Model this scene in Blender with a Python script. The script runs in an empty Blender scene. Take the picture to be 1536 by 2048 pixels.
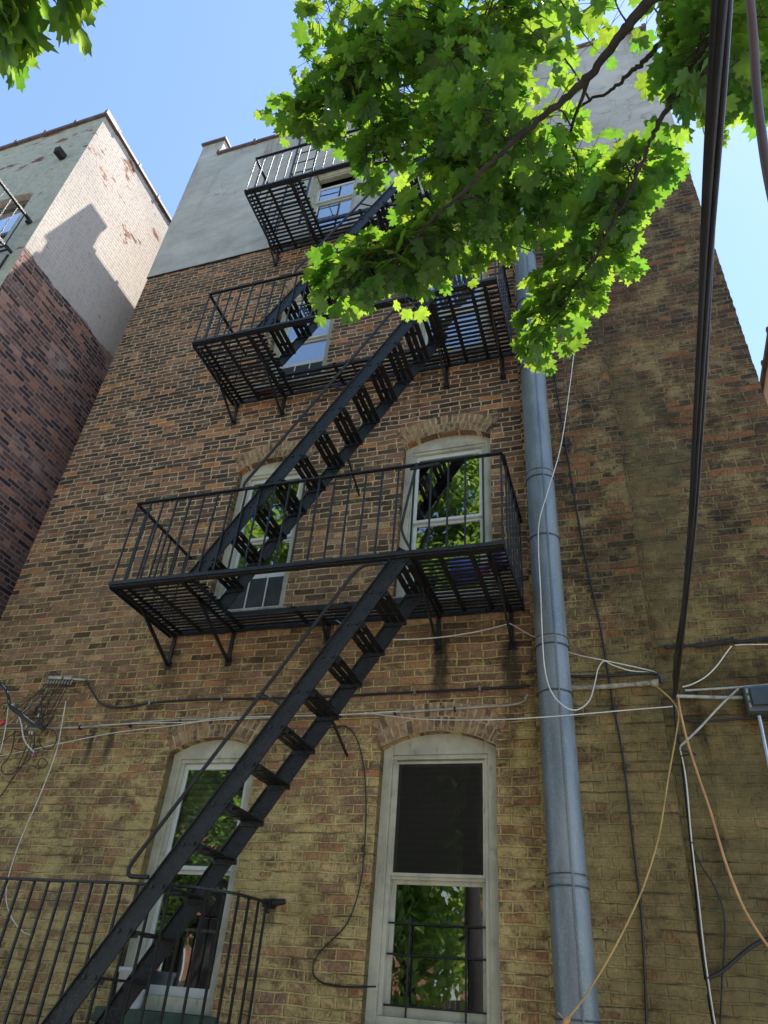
import bpy, math, random
import numpy as np
from mathutils import Vector, Matrix, noise
random.seed(7); rng=np.random.default_rng(7)
sc=bpy.context.scene; COL=sc.collection
R=math.radians
# ------------------------------------------------------------------ camera
FPX=1409.06; CAMY=-5.15
ca,sa=math.cos(.35648),math.sin(.35648); cb,sb=math.cos(.6173),math.sin(.6173); cc,s_c=math.cos(.09092),math.sin(.09092)
RM=Matrix(((ca,-sa,0),(sa,ca,0),(0,0,1)))@Matrix(((1,0,0),(0,cb,-sb),(0,sb,cb)))@Matrix(((1,0,0),(0,0,-1),(0,1,0)))@Matrix(((cc,-s_c,0),(s_c,cc,0),(0,0,1)))
CAM=Vector((0,CAMY,0))
def ray(px,py): return RM@Vector(((px-768)/FPX,-(py-1024)/FPX,-1.0))
def at(px,py,y=0.0):            # the point of the upright plane y that stands at this place
    d=ray(px,py); return CAM+d*((y-CAMY)/d.y)
def atx(px,py,x):
    d=ray(px,py); return CAM+d*(x/d.x)
def atd(px,py,dist):
    return CAM+ray(px,py).normalized()*dist
cam=bpy.data.cameras.new('camera'); co=bpy.data.objects.new('camera',cam); COL.objects.link(co); sc.camera=co
co.matrix_world=Matrix.Translation(CAM)@RM.to_4x4()
cam.sensor_fit='VERTICAL'; cam.sensor_height=24; cam.sensor_width=18; cam.lens=24*FPX/2048; cam.clip_start=.02; cam.clip_end=2000
# ------------------------------------------------------------------ materials
class G:
    def __init__(s,name):
        s.m=bpy.data.materials.new(name); s.m.use_nodes=True; s.t=s.m.node_tree; s.n=s.t.nodes; s.n.clear()
        s.out=s.n.new('ShaderNodeOutputMaterial')
    def put(s,sock,v):
        if v is None: return
        if isinstance(v,bpy.types.NodeSocket): s.t.links.new(v,sock)
        else:
            if isinstance(v,(tuple,list)) and len(v)==3 and sock.type=='RGBA': v=(*v,1)
            sock.default_value=v
    def M(s,op,a,b=None,c=None,clamp=False):
        n=s.n.new('ShaderNodeMath'); n.operation=op; n.use_clamp=clamp
        for i,v in enumerate((a,b,c)): s.put(n.inputs[i],v)
        return n.outputs[0]
    def noise(s,vec,scale,detail=3,rough=.55,dim='3D',col=False):
        n=s.n.new('ShaderNodeTexNoise'); n.noise_dimensions=dim; s.put(n.inputs['Vector'],vec)
        n.inputs['Scale'].default_value=scale; n.inputs['Detail'].default_value=detail; n.inputs['Roughness'].default_value=rough
        return n.outputs['Color' if col else 'Fac']
    def white(s,vec):
        n=s.n.new('ShaderNodeTexWhiteNoise'); n.noise_dimensions='3D'; s.put(n.inputs['Vector'],vec); return n.outputs['Value'],n.outputs['Color']
    def xyz(s,x,y,z):
        n=s.n.new('ShaderNodeCombineXYZ'); s.put(n.inputs[0],x); s.put(n.inputs[1],y); s.put(n.inputs[2],z); return n.outputs[0]
    def sep(s,v):
        n=s.n.new('ShaderNodeSeparateXYZ'); s.put(n.inputs[0],v); return n.outputs
    def ramp(s,f,stops,const=False):
        n=s.n.new('ShaderNodeValToRGB'); s.put(n.inputs[0],f); e=n.color_ramp.elements
        if const: n.color_ramp.interpolation='CONSTANT'
        while len(e)>1: e.remove(e[-1])
        e[0].position=stops[0][0]; e[0].color=(*stops[0][1],1)
        for p,c in stops[1:]:
            x=e.new(p); x.color=(*c,1)
        return n.outputs[0]
    def step(s,v,lo,hi,a=0.,b=1.):
        n=s.n.new('ShaderNodeMapRange'); n.interpolation_type='SMOOTHSTEP'
        for i,x in enumerate((v,lo,hi,a,b)): s.put(n.inputs[i],x)
        return n.outputs[0]
    def mix(s,f,a,b,mode='MIX'):
        n=s.n.new('ShaderNodeMix'); n.data_type='RGBA'; n.blend_type=mode
        s.put(n.inputs[0],f); s.put(n.inputs[6],a); s.put(n.inputs[7],b); return n.outputs[2]
    def pos(s):
        n=s.n.new('ShaderNodeNewGeometry'); return n.outputs['Position'],n.outputs['Normal'],n.outputs['Random Per Island']
    def bump(s,h,strength,dist=.01):
        n=s.n.new('ShaderNodeBump'); s.put(n.inputs['Strength'],strength); n.inputs['Distance'].default_value=dist; s.put(n.inputs['Height'],h); return n.outputs[0]
    def bsdf(s,col,rough=.7,metal=0.,normal=None,spec=.5,**kw):
        n=s.n.new('ShaderNodeBsdfPrincipled'); s.put(n.inputs['Base Color'],col); s.put(n.inputs['Roughness'],rough); s.put(n.inputs['Metallic'],metal)
        s.put(n.inputs['Specular IOR Level'],spec)
        if normal is not None: s.put(n.inputs['Normal'],normal)
        for k,v in kw.items(): s.put(n.inputs[k],v)
        s.t.links.new(n.outputs[0],s.out.inputs[0]); return n
def vmul(g,v,k):
    n=g.n.new('ShaderNodeVectorMath'); n.operation='MULTIPLY'; g.put(n.inputs[0],v); n.inputs[1].default_value=k; return n.outputs[0]
def vadd(g,a,b):
    n=g.n.new('ShaderNodeVectorMath'); n.operation='ADD'; g.put(n.inputs[0],a); g.put(n.inputs[1],b); return n.outputs[0]
def brick_cells(g,P,Nn,L=.215,H=.0675,seed=0.):
    """brick pattern on the two wall directions; returns mortar mask, per brick random value and colour, u, z"""
    x,y,z=g.sep(P); nx=g.M('ABSOLUTE',g.sep(Nn)[0])
    side=g.M('GREATER_THAN',nx,.7)
    u0=g.M('ADD',g.M('MULTIPLY',side,y),g.M('MULTIPLY',g.M('SUBTRACT',1.,side),x))
    wob=g.noise(P,3.2,2,.5,col=True); wx,wy,wz=g.sep(wob)
    fine=g.noise(P,38.,2,.6)
    u=g.M('ADD',u0,g.M('MULTIPLY_ADD',g.M('SUBTRACT',wx,.5),.03,g.M('MULTIPLY',g.M('SUBTRACT',fine,.5),.006)))
    v=g.M('ADD',z,g.M('MULTIPLY_ADD',g.M('SUBTRACT',wz,.5),.034,g.M('MULTIPLY',g.M('SUBTRACT',fine,.5),.007)))
    vr=g.M('DIVIDE',v,H); row=g.M('FLOOR',vr); fz=g.M('FRACT',vr)
    hd=g.M('LESS_THAN',g.M('FLOORED_MODULO',row,6.),.5)
    w=g.M('MULTIPLY',L,g.M('SUBTRACT',1.,g.M('MULTIPLY',hd,.5)))
    rr,_=g.white(g.xyz(row,seed+3.1,7.7))
    uc=g.M('ADD',g.M('DIVIDE',u,w),g.M('ADD',g.M('MULTIPLY',g.M('FLOORED_MODULO',row,2.),.5),g.M('MULTIPLY',rr,.22)))
    colm=g.M('FLOOR',uc); fu=g.M('FRACT',uc)
    rnd,rc=g.white(g.xyz(colm,row,seed))
    du=g.M('MULTIPLY',g.M('MINIMUM',fu,g.M('SUBTRACT',1.,fu)),w); dz=g.M('MULTIPLY',g.M('MINIMUM',fz,g.M('SUBTRACT',1.,fz)),H)
    d=g.M('MINIMUM',du,dz)
    d=g.M('ADD',d,g.M('MULTIPLY',g.M('SUBTRACT',g.noise(vmul(g,P,(1.,1.,1.)),48.,3,.7),.5),.013))
    brick=g.step(d,.0040,.0092)
    return brick,rnd,rc,u0,z,fine
STAINS=[(186,1470,1540,.035,.8),(226,1462,1545,.05,.8),(350,1310,1420,.14,.5),(470,1310,1400,.16,.45),(650,1275,1370,.22,.55),(885,1280,1440,.10,.95),(880,1250,1290,.45,.6),(1022,1290,1420,.10,.85),(545,1800,1880,.06,.7),(1070,1300,1480,.07,.5),(1060,760,900,.08,.5)]
def m_facade():
    g=G('old brick facade'); P,Nn,_=g.pos(); M=g.M
    brick,rnd,rc,u,z,fine=brick_cells(g,P,Nn,H=.0652)
    big=g.noise(P,.55,4,.6); mid=g.noise(P,2.3,4,.6); n2=g.noise(P,9.,4,.65); n3=g.noise(P,60.,3,.65); n5=g.noise(vmul(g,P,(1.,1.,1.8)),5.,5,.7); grit=g.noise(vmul(g,P,(2.2,2.2,1.)),34.,3,.75)
    bigs=M('SUBTRACT',big,.5)
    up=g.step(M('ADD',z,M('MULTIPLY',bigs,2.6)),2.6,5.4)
    low=g.step(M('ADD',z,M('MULTIPLY',M('SUBTRACT',mid,.5),2.2)),3.3,.7)
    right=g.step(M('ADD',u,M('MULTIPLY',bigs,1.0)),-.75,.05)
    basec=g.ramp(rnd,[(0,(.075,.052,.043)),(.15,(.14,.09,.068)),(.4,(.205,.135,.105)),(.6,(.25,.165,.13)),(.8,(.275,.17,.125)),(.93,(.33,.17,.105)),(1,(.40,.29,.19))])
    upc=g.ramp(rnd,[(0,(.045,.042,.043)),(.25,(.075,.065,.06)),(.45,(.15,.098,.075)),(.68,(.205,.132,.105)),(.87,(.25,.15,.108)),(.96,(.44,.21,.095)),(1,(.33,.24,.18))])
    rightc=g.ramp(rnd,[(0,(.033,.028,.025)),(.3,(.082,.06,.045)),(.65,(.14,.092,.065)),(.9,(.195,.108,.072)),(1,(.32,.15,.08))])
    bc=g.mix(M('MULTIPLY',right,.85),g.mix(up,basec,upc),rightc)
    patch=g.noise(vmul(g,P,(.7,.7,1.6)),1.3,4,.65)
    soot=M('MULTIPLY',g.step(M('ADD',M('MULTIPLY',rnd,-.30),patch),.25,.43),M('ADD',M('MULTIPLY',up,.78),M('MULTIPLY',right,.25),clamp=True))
    bc=g.mix(soot,bc,g.mix(rc,(.036,.036,.04),(.095,.08,.07)))
    bc=g.mix(1.,bc,g.ramp(n2,[(.25,(.62,.6,.58)),(.75,(1.36,1.34,1.3))]),'MULTIPLY')
    bc=g.mix(1.,bc,g.ramp(grit,[(.25,(.42,.41,.39)),(.75,(1.55,1.55,1.52))]),'MULTIPLY')
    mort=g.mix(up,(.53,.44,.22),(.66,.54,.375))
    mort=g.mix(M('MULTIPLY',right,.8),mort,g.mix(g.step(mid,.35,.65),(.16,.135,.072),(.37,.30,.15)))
    mort=g.mix(1.,mort,g.ramp(n3,[(.2,(.6,.6,.58)),(.8,(1.28,1.28,1.3))]),'MULTIPLY')
    mort=g.mix(1.,mort,g.ramp(n5,[(.25,(.62,.62,.58)),(.75,(1.25,1.25,1.28))]),'MULTIPLY')
    # thin mortar coat smeared over the brick faces in ragged patches
    cover=M('ADD',M('ADD',M('MULTIPLY_ADD',low,.37,.12),M('MULTIPLY',right,.26)),M('MULTIPLY_ADD',mid,1.0,-.32))
    nm=M('ADD',M('MULTIPLY',n5,.5),M('ADD',M('MULTIPLY',n2,.3),M('ADD',M('MULTIPLY',grit,.28),M('MULTIPLY',rnd,-.10))))
    t=M('SUBTRACT',.74,M('MULTIPLY',cover,.42))
    smear=g.step(M('SUBTRACT',nm,t),-.07,.10)
    smear=M('MULTIPLY',smear,.82)
    face=g.mix(smear,bc,mort)
    c=g.mix(brick,mort,face)
    # parged strip in the corner right of the chimney breast, and loose grey patches
    strip=M('MULTIPLY',g.step(M('ADD',u,M('MULTIPLY',M('SUBTRACT',n5,.5),.5)),.25,.29),g.step(M('ADD',u,M('MULTIPLY',M('SUBTRACT',mid,.5),1.6)),.75,.5))
    strip=M('MULTIPLY',strip,g.step(M('ADD',z,M('MULTIPLY',bigs,2.)),6.2,5.0))
    pg=g.mix(g.step(n2,.3,.7),(.135,.13,.075),(.25,.225,.12))
    c=g.mix(M('MULTIPLY',strip,g.step(n5,.36,.6,.2,.75)),c,pg)
    # crevices along the bed joints, broken up
    vr=M('FRACT',M('DIVIDE',M('ADD',z,M('MULTIPLY',M('SUBTRACT',n2,.5),.022)),.0652))
    crev=M('MULTIPLY',g.step(M('MINIMUM',vr,M('SUBTRACT',1.,vr)),.085,.03),g.step(g.noise(vmul(g,P,(.8,.8,7.)),2.4,4,.7),.50,.62))
    c=g.mix(M('MULTIPLY',crev,.6),c,(.05,.04,.026))
    # algae and soot runs with their own ragged shape
    run=g.noise(vmul(g,P,(3.4,3.4,.32)),1.,5,.62)
    st=M('MULTIPLY',g.step(run,.55,.72),g.step(big,.38,.62))
    c=g.mix(M('MULTIPLY',st,.75),c,g.mix(1.,c,(.34,.33,.27),'MULTIPLY'))
    ds=g.step(g.noise(P,1.25,6,.72),.5,.68)
    c=g.mix(M('MULTIPLY',ds,M('MULTIPLY_ADD',right,.55,.38)),c,g.mix(1.,c,(.30,.29,.22),'MULTIPLY'))
    for (px,py0,py1,wd,amt) in STAINS:
        p0=at(px,py0); p1=at(px,py1); ux=M('SUBTRACT',M('ADD',u,M('MULTIPLY',M('SUBTRACT',n2,.5),wd*1.6)),p0.x)
        a_=g.step(M('ABSOLUTE',ux),wd*.25,wd,1.,0.); b_=M('MULTIPLY',g.step(z,p1.z,p1.z+(p0.z-p1.z)*.6),g.step(z,p0.z,p0.z+.05,1.,0.))
        c=g.mix(M('MULTIPLY',M('MULTIPLY',a_,b_),M('MULTIPLY',amt,M('MULTIPLY_ADD',n2,.8,.55)),clamp=True),c,(.03,.027,.02))
    chips=g.step(g.noise(P,6.,4,.65),.68,.72)
    c=g.mix(M('MULTIPLY',chips,.55),c,(.50,.44,.30))
    holes_=g.step(g.noise(P,23.,2,.5),.76,.80); c=g.mix(holes_,c,(.02,.017,.014))
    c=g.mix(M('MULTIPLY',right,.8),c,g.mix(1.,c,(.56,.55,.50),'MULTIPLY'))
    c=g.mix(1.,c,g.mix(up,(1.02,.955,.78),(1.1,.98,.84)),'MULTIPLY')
    h=M('ADD',M('MULTIPLY',brick,M('SUBTRACT',1.,M('MULTIPLY',smear,.6))),M('ADD',M('MULTIPLY',n3,.35),M('ADD',M('MULTIPLY',n2,.35),M('MULTIPLY',grit,.4))))
    h=M('SUBTRACT',h,M('ADD',M('MULTIPLY',crev,.7),holes_))
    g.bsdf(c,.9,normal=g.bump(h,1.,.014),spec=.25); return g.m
def m_whitewash():
    g=G('whitewashed brick'); P,Nn,_=g.pos()
    brick,rnd,rc,u,z,fine=brick_cells(g,P,Nn,seed=11.)
    big=g.noise(P,.6,4,.6); n2=g.noise(P,7.,4,.65); n3=g.noise(P,50.,3,.6)
    red=g.ramp(rnd,[(0,(.045,.034,.036)),(.25,(.095,.06,.056)),(.55,(.19,.10,.085)),(.8,(.26,.12,.09)),(.93,(.40,.18,.10)),(1,(.12,.075,.065))])
    bc=g.mix(.6,red,g.mix(1.,red,g.ramp(n2,[(.25,(.4,.4,.4)),(.75,(1.5,1.5,1.5))]),'MULTIPLY'))
    low=g.mix(brick,(.33,.24,.19),bc)
    frosty=g.step(g.M('ADD',g.noise(P,1.3,4,.65),g.M('MULTIPLY',rnd,.15)),.58,.8)
    low=g.mix(g.M('MULTIPLY',frosty,.5),low,(.42,.33,.29))
    wc=g.mix(g.step(big,.35,.7),(.56,.49,.43),(.45,.40,.355))
    wc=g.mix(g.M('MULTIPLY',g.step(n2,.45,.75),.35),wc,(.36,.31,.27))
    wc=g.mix(g.M('MULTIPLY',g.M('SUBTRACT',1.,brick),.2),wc,(.3,.26,.22))
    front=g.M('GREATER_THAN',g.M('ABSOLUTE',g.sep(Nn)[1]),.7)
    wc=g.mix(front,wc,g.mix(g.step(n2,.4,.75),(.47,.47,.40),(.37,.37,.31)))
    peel=g.step(g.M('ADD',g.M('MULTIPLY',g.step(z,9.4,11.4),.055),g.noise(vmul(g,P,(1.,1.,2.6)),1.5,5,.66),g.M('MULTIPLY',g.M('SUBTRACT',rnd,.5),.14)),.645,.67)
    wc=g.mix(peel,wc,g.mix(.25,bc,(.5,.24,.13)))
    edge=g.M('ADD',8.3,g.M('MULTIPLY',g.M('SUBTRACT',g.noise(P,3.,3,.6),.5),.22))
    above=g.M('MAXIMUM',g.step(g.M('SUBTRACT',z,edge),-.02,.02),front)
    c=g.mix(above,low,wc)
    h=g.M('ADD',g.M('MULTIPLY',brick,.9),g.M('ADD',g.M('MULTIPLY',n3,.3),g.M('MULTIPLY',n2,.6)))
    g.bsdf(c,.9,normal=g.bump(h,.7,.012),spec=.2); return g.m
def m_stucco():
    g=G('grey cement render'); P,Nn,_=g.pos()
    big=g.noise(P,.9,5,.6); n2=g.noise(P,5.,4,.6); n3=g.noise(P,45.,3,.6)
    c=g.mix(g.step(big,.3,.7),(.50,.50,.475),(.40,.40,.38))
    c=g.mix(g.M('MULTIPLY',g.step(n2,.45,.8),.5),c,(.58,.57,.54))
    run=g.noise(vmul(g,P,(2.6,2.6,.28)),1.6,5,.6)
    topm=g.step(g.sep(P)[2],10.2,12.4)
    st=g.M('MULTIPLY',g.step(run,.52,.68),g.M('MULTIPLY_ADD',topm,.85,.12))
    c=g.mix(g.M('MULTIPLY',st,.75),c,(.2,.165,.13))
    crack=g.step(g.M('ABSOLUTE',g.M('SUBTRACT',g.noise(vadd(g,P,vmul(g,g.noise(P,2.,3,.6,col=True),(.6,.6,.6))),.7,2,.5),.5)),.0,.004,1.,0.)
    c=g.mix(g.M('MULTIPLY',crack,.55),c,(.2,.19,.175)); tr=g.noise(vmul(g,P,(.5,.5,1.6)),2.2,5,.7); c=g.mix(1.,c,g.ramp(tr,[(.3,(.78,.77,.75)),(.7,(1.12,1.12,1.12))]),'MULTIPLY')
    pt=g.step(g.noise(P,.75,2,.5),.55,.58)
    c=g.mix(g.M('MULTIPLY',pt,.3),c,(.56,.56,.53))
    g.bsdf(c,.9,normal=g.bump(g.M('ADD',n2,g.M('MULTIPLY',n3,.5)),.5,.012),spec=.2); return g.m
def m_simple(name,col,rough=.6,metal=0.,var=.25,scale=8.,bs=.2,spec=.5,dirt=None,bscale=40.):
    g=G(name); P,_,_=g.pos()
    n=g.noise(P,scale,4,.6)
    lo=tuple(x*(1-var) for x in col); hi=tuple(min(1,x*(1+var)) for x in col)
    c=g.mix(g.step(n,.3,.7),lo,hi)
    if dirt:
        d=g.M('MULTIPLY',g.step(g.noise(vmul(g,P,(3.,3.,1.)),6.,4,.7),.55,.75),dirt[1]); c=g.mix(d,c,dirt[0])
    r=g.M('MULTIPLY_ADD',g.M('SUBTRACT',n,.5),.3,rough)
    g.bsdf(c,r,metal,normal=g.bump(g.noise(P,bscale,3,.6),bs,.004),spec=spec); return g.m
def m_iron():
    g=G('black painted iron'); P,_,_=g.pos()
    n=g.noise(P,18.,4,.6); n2=g.noise(P,75.,3,.65)
    c=g.mix(g.step(n,.35,.75),(.004,.0043,.0045),(.009,.0092,.009))
    rust=g.step(g.noise(P,7.,5,.7),.68,.78); c=g.mix(g.M('MULTIPLY',rust,.6),c,(.075,.034,.018)); ch=g.step(g.noise(P,42.,2,.6),.70,.74); c=g.mix(g.M('MULTIPLY',ch,.5),c,(.06,.06,.058))
    h=g.M('ADD',g.step(n2,.42,.62),g.M('MULTIPLY',n,.4))
    g.bsdf(c,g.M('MULTIPLY_ADD',n,.25,.2),normal=g.bump(h,.6,.004),spec=.5); return g.m
def m_glass():
    g=G('window glass'); P,_,_=g.pos()
    gl=g.n.new('ShaderNodeBsdfGlossy'); gl.inputs['Roughness'].default_value=.012; gl.inputs['Color'].default_value=(.92,.97,1,1)
    nm=g.bump(g.noise(P,2.3,1,.4),.05,.03); g.put(gl.inputs['Normal'],nm)
    tr=g.n.new('ShaderNodeBsdfTransparent'); tr.inputs[0].default_value=(.72,.76,.72,1)
    lw=g.n.new('ShaderNodeFresnel'); lw.inputs['IOR'].default_value=1.9
    f=g.M('MINIMUM',g.M('MULTIPLY',lw.outputs[0],3.3),.9)
    grime=g.n.new('ShaderNodeBsdfDiffuse'); grime.inputs[0].default_value=(.25,.25,.22,1)
    mx=g.n.new('ShaderNodeMixShader'); g.put(mx.inputs[0],f); g.t.links.new(tr.outputs[0],mx.inputs[1]); g.t.links.new(gl.outputs[0],mx.inputs[2])
    m2=g.n.new('ShaderNodeMixShader'); g.put(m2.inputs[0],g.M('MULTIPLY',g.step(g.noise(P,3.,5,.7),.45,.8),.07)); g.t.links.new(mx.outputs[0],m2.inputs[1]); g.t.links.new(grime.outputs[0],m2.inputs[2])
    g.t.links.new(m2.outputs[0],g.out.inputs[0]); return g.m
def m_leaf(name,d1,d2,t1,t2,tw=.5):
    g=G(name); P,_,rnd=g.pos()
    cd=g.mix(rnd,d1,d2); ct=g.mix(rnd,t1,t2); mt=g.ramp(g.noise(P,28.,3,.6),[(.3,(.72,.75,.7)),(.7,(1.2,1.18,1.1))]); cd=g.mix(1.,cd,mt,'MULTIPLY'); ct=g.mix(1.,ct,mt,'MULTIPLY')
    va=g.n.new('ShaderNodeAttribute'); va.attribute_name='vein'; vm=g.M('POWER',va.outputs['Fac'],9.); cd=g.mix(g.M('MULTIPLY',vm,.6),cd,(.16,.24,.07)); ct=g.mix(g.M('MULTIPLY',vm,.45),ct,(.16,.26,.03))
    b=g.n.new('ShaderNodeBsdfPrincipled'); g.put(b.inputs['Base Color'],cd); b.inputs['Roughness'].default_value=.42; b.inputs['Specular IOR Level'].default_value=.35
    t=g.n.new('ShaderNodeBsdfTranslucent'); g.put(t.inputs[0],ct)
    mx=g.n.new('ShaderNodeMixShader'); mx.inputs[0].default_value=tw
    g.t.links.new(b.outputs[0],mx.inputs[1]); g.t.links.new(t.outputs[0],mx.inputs[2]); g.t.links.new(mx.outputs[0],g.out.inputs[0]); return g.m
def m_galv():
    g=G('galvanised sheet metal'); P,_,_=g.pos()
    n=g.noise(vmul(g,P,(1.,1.,.35)),5.,5,.65); n2=g.noise(P,70.,3,.6)
    c=g.mix(g.step(n,.3,.72),(.135,.16,.175),(.23,.26,.27))
    c=g.mix(g.M('MULTIPLY',g.step(n2,.5,.7),.2),c,(.45,.49,.5))
    run=g.step(g.noise(vmul(g,P,(9.,9.,.35)),1.7,4,.6),.52,.68); c=g.mix(g.M('MULTIPLY',run,.6),c,(.2,.22,.17))
    g.bsdf(c,g.M('MULTIPLY_ADD',n,.3,.36),g.M('MULTIPLY_ADD',run,-.3,.42),normal=g.bump(g.M('ADD',n,g.M('MULTIPLY',n2,.12)),.3,.012)); return g.m
def m_blind():
    g=G('window blind'); P,_,_=g.pos()
    z=g.sep(P)[2]; f=g.M('FRACT',g.M('DIVIDE',z,.05))
    c=g.mix(g.step(f,.0,.9),(.12,.12,.1),(.34,.34,.3)); g.bsdf(c,.7); return g.m
SHADE=m_simple('pale roller shade',(.45,.47,.5),.8,var=.08,scale=2.); FAC=m_facade(); WW=m_whitewash(); STU=m_stucco(); IRON=m_iron(); GLASS=m_glass(); GALV=m_galv(); BLIND=m_blind()
COPE=m_simple('terracotta coping',(.13,.085,.08),.6,bs=.3,var=.35)
TRIM=m_simple('old cream window paint',(.42,.41,.31),.5,var=.18,scale=5,dirt=((.12,.1,.07),.6),bs=.3)
VINYL=m_simple('white sash paint',(.58,.60,.55),.4,var=.06,dirt=((.22,.22,.19),.3),bs=.05)
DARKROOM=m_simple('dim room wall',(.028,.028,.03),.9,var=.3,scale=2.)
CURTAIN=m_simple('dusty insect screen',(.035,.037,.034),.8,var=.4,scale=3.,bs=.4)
SILL=m_simple('green painted stone sill',(.04,.07,.045),.7,var=.4,dirt=((.03,.03,.025),.7),bs=.5)
STONE=m_simple('weathered stone sill',(.27,.25,.2),.85,var=.35,dirt=((.05,.045,.035),.8),bs=.6)
WIREW=m_simple('white cable sheath',(.62,.60,.52),.5,var=.12,bs=.05)
WIREB=m_simple('black cable sheath',(.012,.012,.014),.42,var=.3,bs=.15,spec=.5)
WIREO=m_simple('orange cord sheath',(.52,.26,.10),.5,var=.2,bs=.1)
WIREBR=m_simple('brown cord sheath',(.075,.04,.032),.45,var=.3,bs=.1)
COND=m_simple('painted conduit',(.36,.355,.31),.6,var=.3,dirt=((.1,.085,.06),.7),bs=.4)
GALVD=m_simple('dark galvanised band',(.06,.065,.07),.5,.4,var=.4,scale=20.,bs=.3)
OLDP=m_simple('crusty painted pipe',(.26,.235,.17),.85,var=.45,scale=20,dirt=((.06,.05,.035),.8),bs=1.)
DARKLEDGE=m_simple('tarred ledge',(.022,.02,.018),.9,var=.5,scale=15,bs=1.)
BOXG=m_simple('grey plastic housing',(.065,.085,.09),.4,var=.15,bs=.05)
BARK=m_simple('maple bark',(.03,.024,.02),.9,var=.45,scale=14,bs=1.,bscale=25.)
GROUND=m_simple('yard concrete',(.27,.25,.22),.9,var=.3,scale=1.2,bs=.4)
ROOFM=m_simple('roof felt',(.12,.12,.12),.95,var=.3,scale=1.5)
FENCEM=m_simple('weathered fence boards',(.24,.17,.11),.85,var=.35,scale=5)
BLUE=m_simple('blue plastic',(.06,.10,.42),.5,var=.3); PURP=m_simple('purple plastic',(.03,.018,.11),.45,var=.2); PINK=m_simple('pink plastic',(.42,.10,.28),.5,var=.2)
BUCK=m_simple('white plastic pail',(.55,.56,.54),.45,var=.1,dirt=((.2,.19,.16),.4)); REDM=m_simple('red rag',(.3,.03,.03),.8,var=.3); BRASS=m_simple('cable clamp metal',(.35,.33,.27),.45,.7,var=.3)
MAPLE=m_leaf('maple leaf',(.03,.092,.022),(.065,.15,.032),(.15,.38,.03),(.44,.60,.05),.46)
LEAF2=m_leaf('yard tree leaf',(.08,.17,.03),(.15,.27,.05),(.36,.55,.06),(.5,.62,.1),.42)
# ------------------------------------------------------------------ mesh building
ORG={}
class MB:
    def __init__(s): s.v=[]; s.f=[]; s.sm=[]
    def add(s,vs,fs,smooth=False):
        o=len(s.v); s.v+= [tuple(v) for v in vs]; s.f+=[tuple(i+o for i in f) for f in fs]; s.sm+=[smooth]*len(fs)
    def box(s,a,b,M=None):
        (x0,y0,z0),(x1,y1,z1)=a,b
        vs=[Vector(p) for p in ((x0,y0,z0),(x1,y0,z0),(x1,y1,z0),(x0,y1,z0),(x0,y0,z1),(x1,y0,z1),(x1,y1,z1),(x0,y1,z1))]
        if M is not None: vs=[M@v for v in vs]
        s.add(vs,[(3,2,1,0),(4,5,6,7),(0,1,5,4),(1,2,6,5),(2,3,7,6),(3,0,4,7)])
    def bar(s,p,q,w,h,up=(0,0,1)):   # rectangular bar from p to q: w across, h along 'up'
        p,q=Vector(p),Vector(q); d=(q-p).normalized(); u=Vector(up); sx=d.cross(u)
        if sx.length<1e-4: sx=d.cross(Vector((1,0,0)))
        sx.normalize(); u=sx.cross(d).normalized()
        vs=[]
        for c in (p,q):
            for i,j in ((-1,-1),(1,-1),(1,1),(-1,1)): vs.append(c+sx*(i*w/2)+u*(j*h/2))
        s.add(vs,[(0,1,2,3),(7,6,5,4),(0,4,5,1),(1,5,6,2),(2,6,7,3),(3,7,4,0)])
    def tube(s,pts,r,n=8,caps=True):
        pts=[Vector(p) for p in pts]; m=len(pts)
        rs=r if isinstance(r,(list,tuple)) else [r]*m
        up=None; vs=[]; fs=[]
        for i,p in enumerate(pts):
            d=(pts[min(i+1,m-1)]-pts[max(i-1,0)]);  d=d.normalized() if d.length>1e-9 else Vector((0,0,1))
            if up is None:
                up=d.orthogonal().normalized()
            else:
                up=(up-d*up.dot(d)); up=up.normalized() if up.length>1e-6 else d.orthogonal().normalized()
            sd=d.cross(up)
            for k in range(n):
                a=2*math.pi*k/n; vs.append(p+(up*math.cos(a)+sd*math.sin(a))*rs[i])
        for i in range(m-1):
            for k in range(n):
                a=i*n+k; b=i*n+(k+1)%n; fs.append((a,b,b+n,a+n))
        s.add(vs,fs,True)
        if caps: s.add([vs[k] for k in range(n)],[tuple(range(n-1,-1,-1))]); s.add(vs[-n:],[tuple(range(n))])
    def build(s,name,mat,parent=None,bevel=0.,loc=None):
        me=bpy.data.meshes.new(name); o=bpy.data.objects.new(name,me); COL.objects.link(o)
        org=Vector((0,0,0))
        if parent is not None:
            o.parent=parent; org=ORG[parent.name]
        elif loc is not None:
            org=Vector(loc); o.location=org
        ORG[o.name]=org
        me.from_pydata([tuple(Vector(v)-org) for v in s.v],[],s.f); me.materials.append(mat)
        me.polygons.foreach_set('use_smooth',s.sm); me.update()
        if bevel:
            md=o.modifiers.new('bevel','BEVEL'); md.width=bevel; md.segments=2; md.limit_method='ANGLE'
        return o
def empty(name,loc): 
    o=bpy.data.objects.new(name,None); COL.objects.link(o); o.location=loc; ORG[o.name]=Vector(loc); return o
def tag(o,label,cat,group=None,kind=None):
    o['label']=label; o['category']=cat
    if group: o['group']=group
    if kind: o['kind']=kind
    return o
def spline(P,n=8):
    P=[Vector(p) for p in P]; out=[]
    Q=[P[0]*2-P[1]]+P+[P[-1]*2-P[-2]]
    for i in range(1,len(Q)-2):
        a,b,c,d=Q[i-1],Q[i],Q[i+1],Q[i+2]
        for k in range(n):
            t=k/n; out.append(.5*((2*b)+(c-a)*t+(2*a-5*b+4*c-d)*t*t+(3*b-a-3*c+d)*t**3))
    out.append(P[-1]); return out
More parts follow.
